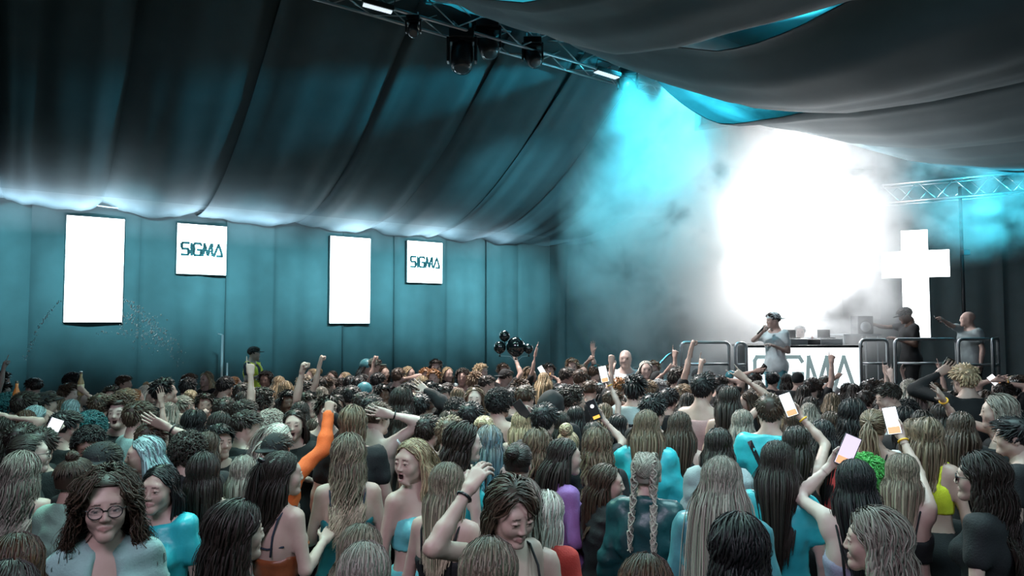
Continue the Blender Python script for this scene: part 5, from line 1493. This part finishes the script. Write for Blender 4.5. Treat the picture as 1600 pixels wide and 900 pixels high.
def build_person(p, fz=0.):
    d = p['dd']; g = P(p['px'], p['py'], d); base = 1.585+.018*0+.112*HS+TOPZ.get(p['hair'], .018)
    sc = min(max((g.z-fz)/base, .76), 1.16)
    az = math.atan2(p['px']-800, FPX)+R(p['face']); root = thing('person', p['label'], 'person', (g.x, g.y, fz), -az, p.get('group'))
    # the head sits a little ahead of the body's axis: keep it under the sight line
    f2 = Vector((math.sin(az), math.cos(az), 0)); root.location -= f2*.018*sc
    root.scale = (sc,)*3
    Mw = Matrix.Translation(root.location) @ Matrix.Rotation(-az, 4, 'Z') @ Matrix.Scale(sc, 4); Mi = Mw.inverted()
    hf = p.get('hf'); hy = 0. if hf is None else -R(max(-80, min(80, (hf-p['face']+180) % 360-180)))
    hp = R(p.get('hp', 0)); lod = 0 if d < 3.7 else (1 if d < 4.9 else (2 if d < 6.8 else 3))
    if lod == 0 and 60 > (((hf if hf is not None else p['face'])+180) % 360-180) > -60: lod = 1
    aR, aL = p.get('R', p.get('aR')), p.get('L', p.get('aL'))
    tgt = False; fa_ = ((hf if hf is not None else p['face'])+180) % 360-180; fine = d < 4.0 and abs(fa_) > 65
    if isinstance(aR, str) and aR.startswith('@'): aR = reach(p, aR, 1, Mi, sc, d); tgt = True
    if isinstance(aL, str) and aL.startswith('@'): aL = reach(p, aL, -1, Mi, sc, d); tgt = True
    hyq = round(hy/R(30))*R(30) if lod > 1 else hy; hp = round(hp/R(10))*R(10) if lod > 1 else hp
    key = None if tgt else (p['sex'], aR, aL, round(hyq, 2), round(hp, 2), p.get('m', 0), p['top'], p['b'], lod, fine)
    if key in BODY_CACHE and key: parts, HM_, A = BODY_CACHE[key]
    else:
        pr_, HM_, A = body_parts(p['sex'], aR, aL, hyq, hp, int(p.get('m', 0)), p['top'], p['b'], lod, 11+int(p['px']) % 7, 0., key is not None and fine or tgt and fine)
        parts = {k: (v if k == 'strap' else mesh_np(k, v[0], v[1], True, v[2])) for k, v in pr_.items() if k == 'strap' or len(v[0])}
        if 'strap' in parts:
            sm = MB(); sm.v, sm.fn, sm.n = parts['strap'].v, parts['strap'].fn, parts['strap'].n
            me = bpy.data.meshes.new('strap'); me.from_pydata(sm.v, [], sm.fn); me.polygons.foreach_set('use_smooth', [True]*len(me.polygons)); parts['strap'] = me
        if key: BODY_CACHE[key] = (parts, HM_, A)
    cm = {'body': SKM[int(p.get('s', 0))], 'top': MATS['cloth_'+p['tc']], 'bottom': MATS['cloth_'+p.get('bc', 'black')], 'strap': MATS['cloth_'+('black' if p['tc'] not in ('teal', 'copper') else 'navy')], 'shoes': M_shoe,
          'vest': MATS.get('hivis'), 'vest_stripe': MATS.get('hivis_stripe')}
    nm = {'bottom': {'skirt': 'skirt', 'shorts': 'shorts'}.get(p['b'], 'trousers'), 'top': {'jacket': 'jacket', 'hoodie': 'hoodie', 'shirt': 'shirt'}.get(p['top'], 'top')}
    ob = {}
    for k, me in parts.items():
        if lod >= 2 and k == 'shoes' and False: continue
        ob[k] = link(nm.get(k, k), me, cm[k], ob['top'] if k == 'strap' and 'top' in ob else ob['vest'] if k == 'vest_stripe' else root)
    Rm, tv = HM_; HMx = Matrix([list(map(float, Rm[i]))+[float(tv[i])] for i in range(3)]+[[0, 0, 0, 1]])
    hs = Matrix.Scale(HS, 4)
    dense = 2 if d < 4.0 else (1 if d < 6.2 else 0)
    hatlike = p['hair'] in ('cap', 'capback', 'hood', 'beanie', 'bandana')
    if p['hair'] != 'bald':
        hm = hair_mesh(p['hair'], dense)
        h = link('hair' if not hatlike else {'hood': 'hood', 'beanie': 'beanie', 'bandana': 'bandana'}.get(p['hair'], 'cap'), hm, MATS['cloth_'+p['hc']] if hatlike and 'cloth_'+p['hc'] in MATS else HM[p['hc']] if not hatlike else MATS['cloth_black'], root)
        h.matrix_local = HMx @ hs
        if hatlike and p['hair'] not in ('hood', 'beanie'):
            u = link('hair', hair_mesh('fade' if p['sex'] == 'm' else 'straight', dense), HM['dark'], root); u.matrix_local = HMx @ Matrix.Scale(HS*.985, 4)
    # ---- things worn
    hx = p.get('hx')
    def headpart(mb, name, m, **k): o = mb.build(name, m, root, **k); o.matrix_local = HMx @ hs; return o
    if hx in ('glasses', 'sunglasses'):
        fr = MB(); ln = []
        for s in (-1, 1):
            ring = [(s*.0305+.0245*math.cos(a)*(1 if abs(math.cos(a)) < .95 else .97), .097-.004*abs(math.cos(a)), -.003+.0205*math.sin(a)*(1 if math.sin(a) > 0 else 1.05)) for a in np.linspace(0, 2*PI, 19)[:-1]]
            fr.tube(ring, .0021, 6, True); fr.tube([(s*.054, .094, .006), (s*.070, .075, .006), (s*.079, .0, .004), (s*.078, -.02, -.012)], .0020, 6); ln.append(ring)
        fr.tube([(-.008, .0985, .003), (0, .1005, .005), (.008, .0985, .003)], .0022, 6)
        go = headpart(fr, 'glasses', mat('glasses_frame', (.012, .011, .012), .3), smooth=True); go['label'] = 'round black glasses'
        for ring in ln: MB().add(ring, [list(range(len(ring)))]).build('lens', M_glass if hx == 'glasses' else M_dk, go)
    if hx == 'claw':
        headpart(MB().tube([(-.035, -.098, .085), (0, -.118, .088), (.035, -.098, .085)], [.006, .011, .006], 8).tube([(-.03, -.10, .07), (-.012, -.122, .065), (.012, -.122, .065), (.03, -.10, .07)], .005, 6), 'hair_claw', M_pf, smooth=True)
    if hx == 'clip':
        bar = headpart(MB().box((0, 0, 0), (.075, .004, .006)), 'hair_clip', M_gold, bevel=.001)
        cx = HMx @ hs @ Matrix.Translation((.050, .040, .094)) @ Matrix.Rotation(R(-52), 4, 'Z') @ Matrix.Rotation(R(-32), 4, 'X'); bar.matrix_local = cx
        cu = bpy.data.curves.new('clip_letters', 'FONT'); cu.body = 'EM'; cu.size = .036; cu.extrude = .002; cu.align_x = 'CENTER'; cu.offset = .0012
        to = bpy.data.objects.new('tmp', cu); COL.objects.link(to); me = bpy.data.meshes.new_from_object(to); bpy.data.objects.remove(to)
        lo = link('clip_letters', me, mat('clip_silver', (.8, .85, .88), .25, .6), root); lo.matrix_local = cx @ Matrix.Translation((0, -.0, .004)) @ Matrix.Rotation(R(180), 4, 'Z') @ Matrix.Rotation(R(90), 4, 'X')
    if hx == 'necklace': MB().tube([(.055*math.cos(a), .025+.07*math.sin(a), 1.44-.05*max(math.sin(a), 0)) for a in np.linspace(-.6, PI+.6, 20)], .004, 6).build('necklace', M_gold, root, True)
    if hx == 'glasses' and p['py'] > 700: MB().lathe([(.012, -.002), (.012, .002)], (.004, .112, 1.345), 14, Matrix.Rotation(R(70), 3, 'X')).build('pendant', mat('pendant', (.45, .8, .78), .2, .3), root, True)
    if hx == 'belt': MB().tube([(.150*math.cos(a), -.003+.108*math.sin(a), .985) for a in np.linspace(0, 2*PI, 29)[:-1]], .011, 6, True).build('waistband', mat('neon_green', (.10, .75, .16), .5), root, True)
    if hx == 'strap' and 'top' in parts:
        ribbon(parts['top'], [(-.13+.25*k/14, 1.40-.50*k/14) for k in range(15)], .032, -1, M_pf, ob['top'], 'cross_strap')
    if hx == 'text' and 'top' in parts:
        cu = bpy.data.curves.new('t', 'FONT'); cu.body = 'Ang'; cu.size = .15; cu.align_x = 'CENTER'; cu.offset = .006; cu.shear = 0
        to = bpy.data.objects.new('tmp', cu); COL.objects.link(to); me = bpy.data.meshes.new_from_object(to); bpy.data.objects.remove(to)
        pts = stick_on(parts['top'], [(v.co.x, 1.22+v.co.y) for v in me.vertices], -1)
        for v, q in zip(me.vertices, pts): v.co = q
        link('back_lettering', me, M_pf, ob['top'])
    if p['tc'] == 'brightcyan' and p['hair'] == 'straight' and 'top' in parts and p['py'] > 720:
        ribbon(parts['top'], [(.01+.075*math.cos(a), 1.235+.07*math.sin(a)) for a in np.linspace(.6, 5.9, 30)], .011, 1, M_pf, ob['top'], 'print')
        ribbon(parts['top'], [(.0+.03*math.cos(a), 1.24+.012*math.sin(a)) for a in np.linspace(0, 6.28, 16)], .016, 1, M_pf, ob['top'], 'print')
        ribbon(parts['top'], [(-.07+.14*k/8, 1.10+.02*math.sin(k)) for k in range(9)], .014, 1, M_pf, ob['top'], 'print')
    if hx in ('watch', 'band') or 'phR' in p and p['phR'] == 'white':
        S, E, W, f, hpz, prd = A[0]; c = W-f*.03; o1 = ortho(f, (1, 0, 0)); o2 = np.cross(f, o1); rw = .030 if p['sex'] == 'm' else .0265
        MB().tube([tuple(c+(o1*math.cos(a)+o2*math.sin(a))*rw) for a in np.linspace(0, 2*PI, 15)[:-1]], .006, 6, True).build('wristband', M_pf if hx == 'watch' else M_band, root, True)
    # ---- things held
    for key_, ai, sd in (('phR', 0, 1), ('phL', 1, -1)):
        if key_ in p:
            S, E, W, f, hpz, prd = A[ai]; up = Vector(f)*.65+Vector((0, 0, .6)); n = Vector(prd); n = (Mw.to_3x3() @ n).normalized()
            cdir = (Vector((0, 0, CAM_Z))-(Mw @ Vector(W))).normalized()
            if p[key_] != 'dark': n = (n*.35+cdir).normalized()
            y = (Mw.to_3x3() @ up).normalized(); y = (y-n*y.dot(n)).normalized(); x = y.cross(n)
            c = Mw @ Vector(W+f*.10+prd*.022)+n*.030*sc
            desc = {'white': 'phone with a glowing white screen', 'pink': 'phone with a pinkish lit screen', 'dark': 'dark phone', 'amber': 'phone with an amber lit screen', 'torch': 'phone with its round torch lit'}[p[key_]]
            PHONES.append((desc, p, make_phone(p[key_], c, x, y, n, desc)))
    if 'btR' in p:
        S, E, W, f, hpz, prd = A[0]; c = Mw @ Vector(W+f*.085+prd*.035)
        t = thing('bottle', 'amber lit bottle held up beside the dark cap' if p['btR'] == 'amber' else 'slim pale brown bottle held up under the spray', 'bottle', tuple(c))
        MB().lathe([(.028, -.09), (.030, -.08), (.030, .04), (.012, .09), (.012, .135)], (0, 0, 0), 14).build('bottle_glass', mat('bottle_amber', (.55, .16, .04), .15) if p['btR'] == 'amber' else mat('bottle_brown', (.30, .20, .10), .15), t, True)
        MB().lathe([(.0135, .125), (.0135, .145)], (0, 0, 0), 12).build('cap', M_gold, t); MB().lathe([(.0305, -.05), (.0305, .02)], (0, 0, 0), 14).build('paper_label', mat('paper_label', (.5, .45, .3), .6), t, True)
    return root
PHONES = []
HW = {'straight': 'straight', 'sleek': 'long sleek', 'fan': 'long sleek', 'wavy': 'long wavy', 'longwavy': 'very long wavy', 'curlyloose': 'curly', 'lob': 'mid length', 'bob': 'bobbed', 'ponytail': 'tied back', 'halfup': 'half tied', 'bun': 'pinned up', 'topknot': 'knotted', 'curlbun': 'bunned',
      'undercut': 'undercut', 'short': 'short', 'fade': 'faded', 'quiff': 'swept up', 'messy': 'tousled', 'crop': 'cropped', 'shortfair': 'swept', 'bowl': 'rounded', 'curly': 'curly short', 'afro': 'afro', 'greencurl': 'curly', 'braids': 'braided', 'bald': 'shaved'}
HATW = {'cap': 'cap', 'capback': 'backwards cap', 'beanie': 'beanie', 'hood': 'hood', 'bandana': 'bandana'}
ZONES = [(97, 'near the end of the wall'), (190, 'below the larger tall screen'), (270, 'between the first two screens'), (350, 'below the larger SIGMA screen'), (430, 'below the steward'), (510, 'just before the smaller tall screen'), (573, 'below the smaller tall screen'), (630, 'between the last two screens'), (686, 'below the smaller SIGMA screen'),
         (770, 'just before the balloons'), (835, 'below the black balloons'), (910, 'below the wall corner'), (985, 'below the dim back drape'), (1060, 'below the stair handrail'), (1140, 'below the first stage rail'), (1230, 'below the booth microphone man'), (1345, 'below the glowing booth'), (1395, 'just past the booth'), (1480, 'below the lit cross'), (1535, 'below the bald man'), (1700, 'past the last stage rail')]
def describe(p):
    sx = 'woman' if p['sex'] == 'f' else 'man'
    hc = HCOL[p['hc']][2] if p['hc'] in HCOL else CW.get(p['hc'], p['hc'])
    if p['hair'] in HATW: a = f"{sx} in {hc} {HATW[p['hair']]}"
    else: a = f"{sx}, {HW[p['hair']]} {hc} hair"
    c = CW.get(p['tc'], p['tc']); tw = {'tee': 'top', 'strappy': 'top', 'long': 'top', 'crop': 'top', 'tank': 'vest', 'poly': 'top', 'bare': '', 'satin': 'top', 'bandeau': 'top'}.get(p['top'], p['top'])
    f = p['face'] % 360; fw = '' if f < 35 or f > 325 else (', in profile' if 60 < f < 120 or 240 < f < 300 else (', facing camera' if 150 < f < 210 else ', half turned'))
    a += (f", {c} {tw}" if p['tc'] != 'black' and tw else '')+fw
    z = next(t for x, t in ZONES if p['px'] < x); y = p['py']
    rw = 'back row' if y < 577 else ('next row' if y < 588 else ('far rows' if y < 603 else ('middle rows' if y < 630 else 'nearer rows')))
    return a, z, rw
defarm = random.Random(5)
for p in ROWS:
    far = p['dd'] > 5.2
    if far and 'R' not in p and 'L' not in p: p['aR'], p['aL'] = defarm.choice([('down', 'down'), ('bent', 'down'), ('bent', 'bent')]); p['b'] = 'trousers'
    p.setdefault('aR', defarm.choice(['down', 'down', 'bent', 'hip'] if far or p['dd'] < 3.4 else ['down', 'bent', 'down']))
    p.setdefault('aL', defarm.choice(['down', 'down', 'bent']))
    if far and 'R' not in p and 'L' not in p and not p['label'] and defarm.random() < .07: p['R'] = defarm.choice(['up', 'point', 'phone', 'fist'])
    p.setdefault('b', 'trousers' if p['sex'] == 'm' or far else defarm.choice(['trousers', 'skirt', 'shorts']))
    if not p['label'] and 'hf' not in p and p['dd'] > 3 and p['face'] < 60: p['face'] += defarm.uniform(-10, 14)
# labels: look first, then place, then the nearest neighbour singled out above
used = {}
for p in ROWS:
    if p['label']: used[p['label']] = p
todo = [p for p in ROWS if not p['label']]
cand = {}
for p in todo:
    a, z, rw = describe(p); cand.setdefault((a, z, rw), []).append(p)
byaz = {}
for k, v in cand.items(): byaz.setdefault(k[:2], []).append(k)
ORD = ['first', 'second', 'third', 'fourth', 'fifth', 'sixth']
for (a, z, rw), v in cand.items():
    v.sort(key=lambda q: q['px'])
    for i, p in enumerate(v):
        base = f"{a}, {z}"
        if len(byaz[(a, z)]) > 1: base += f", {rw}"
        if len(v) > 1: base += f", {ORD[i]} from left"
        p['label'] = base
for p in ROWS:
    if len(p['label'].replace(',', ' ').split()) > 16: print('LONG', p['label'])
    build_person(p)
PL = {}
for desc, p, t in PHONES:
    short = {'f': 'woman', 'm': 'man'}[p['sex']]; z = next(q for x, q in ZONES if p['px'] < x)
    hc = HCOL[p['hc']][2] if p['hc'] in HCOL else p['hc']
    who = p['label'].split(' and ')[0].split(',')[0]; t['label'] = f"{desc}, held {z}"; PL.setdefault(t['label'], []).append((p, t))

for k_, v_ in PL.items():
    if len(v_) > 1:
        v_.sort(key=lambda q: q[0]['dd'])
        for q_, w_ in zip(v_, ('nearest', 'farther', 'farthest')): q_[1]['label'] = k_.replace('phone with', w_+' phone with').replace('dark phone', w_+' dark phone')
# ---------------------------------------------------------------- people on the stage and by the wall
mat('hivis', (.75, .72, .05), .6, bump=.2, bscale=120); mat('hivis_stripe', (.55, .6, .62), .4, .3)
HM['white'] = HM['plat']
stagefolk = [
    (dict(px=1209, py=487, dd=11.0, sex='m', hair='capback', hc='white', face=215, hf=235, top='tee', tc='white', b='trousers', bc='denim', R='@1193,517,-.12:grip', aL='bent', s=0, label='man in white tee and pale backwards cap speaking into a microphone before the booth'), STZ),
    (dict(px=1418, py=478, dd=11.9, sex='m', hair='cap', hc='black', face=250, hp=-24, top='tee', tc='black', b='trousers', bc='black', aR='fwd', aL='bent', s=3, label='man in a black cap bowing over the rail before the lit cross'), STZ),
    (dict(px=1512, py=487, dd=11.45, sex='m', hair='bald', hc='dark', face=228, hf=262, top='tee', tc='grey', b='trousers', bc='black', R='@1467,497,-.15:phone', aL='down', phR='dark', s=0, label='bald man in a grey tee filming from the stage with one arm out'), STZ),
    (dict(px=397, py=541, dd=13.2, sex='m', hair='cap', hc='black', face=120, hf=85, top='vest', tc='navy', b='trousers', bc='black', aR='bent', aL='bent', s=0, label='steward in a yellow reflective vest and dark cap standing by the wall'), 0.),
    (dict(px=1250, py=508, dd=12.0, sex='m', hair='short', hc='black', face=180, top='tee', tc='white', b='trousers', bc='black', aR='bent', aL='fwd', s=0, label='person lost in the white glare behind the decks of the booth'), STZ)]
n0 = len(PHONES)
for p, z in stagefolk: build_person(p, z)
for desc, p, t in PHONES[n0:]: t['label'] = 'phone held out by the bald man on the stage'
m_ = P(1193, 512, 10.88); t = thing('microphone', 'handheld microphone at the mouth of the man before the booth', 'microphone', tuple(m_)); t.rotation_euler = (R(-20), R(50), 0)
MB().lathe([(.011, -.16), (.014, -.02), (.016, 0)], (0, 0, 0), 12).build('handle', M_pf, t, True); MB().lathe([(.016, 0), (.026, .02), (.026, .04), (.014, .058)], (0, 0, 0), 12).build('mic_head', M_gold, t, True)

# ---------------------------------------------------------------- balloons above the crowd
M_bal = mat('balloon_black', (.006, .012, .014), .08, spec=.8)
hold = P(806, 566, 7.9)
for px, py, r_, lab in ((806, 542, 15, 'largest of the black balloons above the pointing hand'), (788.5, 525, 8.5, 'small black balloon at the top of the cluster'), (781, 543, 9.5, 'black balloon on the wall side of the largest one'), (826, 545, 7.5, 'faint small balloon on the stage side of the largest one')):
    c = P(px, py, 7.9); r = r_/FPX*7.9; t = thing('balloon', lab, 'balloon', tuple(c), 0, 'black balloons')
    MB().lathe([(r*math.sin(a)*(1-.10*(a > 2)*math.sin((a-2)*2.2)), r*1.06*math.cos(a)) for a in np.linspace(3.04, .06, 16)], (0, 0, 0), 20).build('balloon_skin', M_bal, t, True)
    MB().lathe([(.014, -r*1.06-.03), (.004, -r*1.06-.008), (.008, -r*1.06)], (0, 0, 0), 8).build('knot', M_bal, t, True)
    MB().tube([(0, 0, -r*1.06-.02), tuple((hold-c)*.6+Vector((.01, 0, 0))), tuple(hold-c)], .0025, 5).build('string', mat('string', (.4, .5, .5), .6), t)
# ---------------------------------------------------------------- spray of thrown drink before the wall
sr = np.random.default_rng(9); pts = []
def arc(p0, p1, p2, n, spread):
    for _ in range(n):
        t_ = sr.random(); q = (1-t_)**2*np.array(p0)+2*t_*(1-t_)*np.array(p1)+t_*t_*np.array(p2); q = q+sr.normal(size=2)*spread*(.3+t_); pts.append((q[0], q[1], 10.2+sr.normal()*.25))
arc((94, 470), (58, 500), (38, 570), 60, 2.2); arc((188, 466), (235, 490), (278, 560), 150, 7); arc((192, 490), (230, 520), (250, 540), 110, 12); arc((150, 520), (200, 515), (262, 530), 50, 9)
mb = MB()
for px, py, d in pts:
    c = P(px, py, d); r = float(sr.uniform(.005, .013))
    mb.add([c+Vector((r, 0, 0)), c-Vector((r, 0, 0)), c+Vector((0, r, 0)), c-Vector((0, r, 0)), c+Vector((0, 0, r*1.3)), c-Vector((0, 0, r*1.3))], [(0, 2, 4), (2, 1, 4), (1, 3, 4), (3, 0, 4), (2, 0, 5), (1, 2, 5), (3, 1, 5), (0, 3, 5)])
o = stuff(mb.build('liquid_spray', mat('droplet', (.75, .88, .9), .1), None, True)); o['label'] = 'arcs of pale droplets thrown up before the larger tall screen'; o['category'] = 'spray'
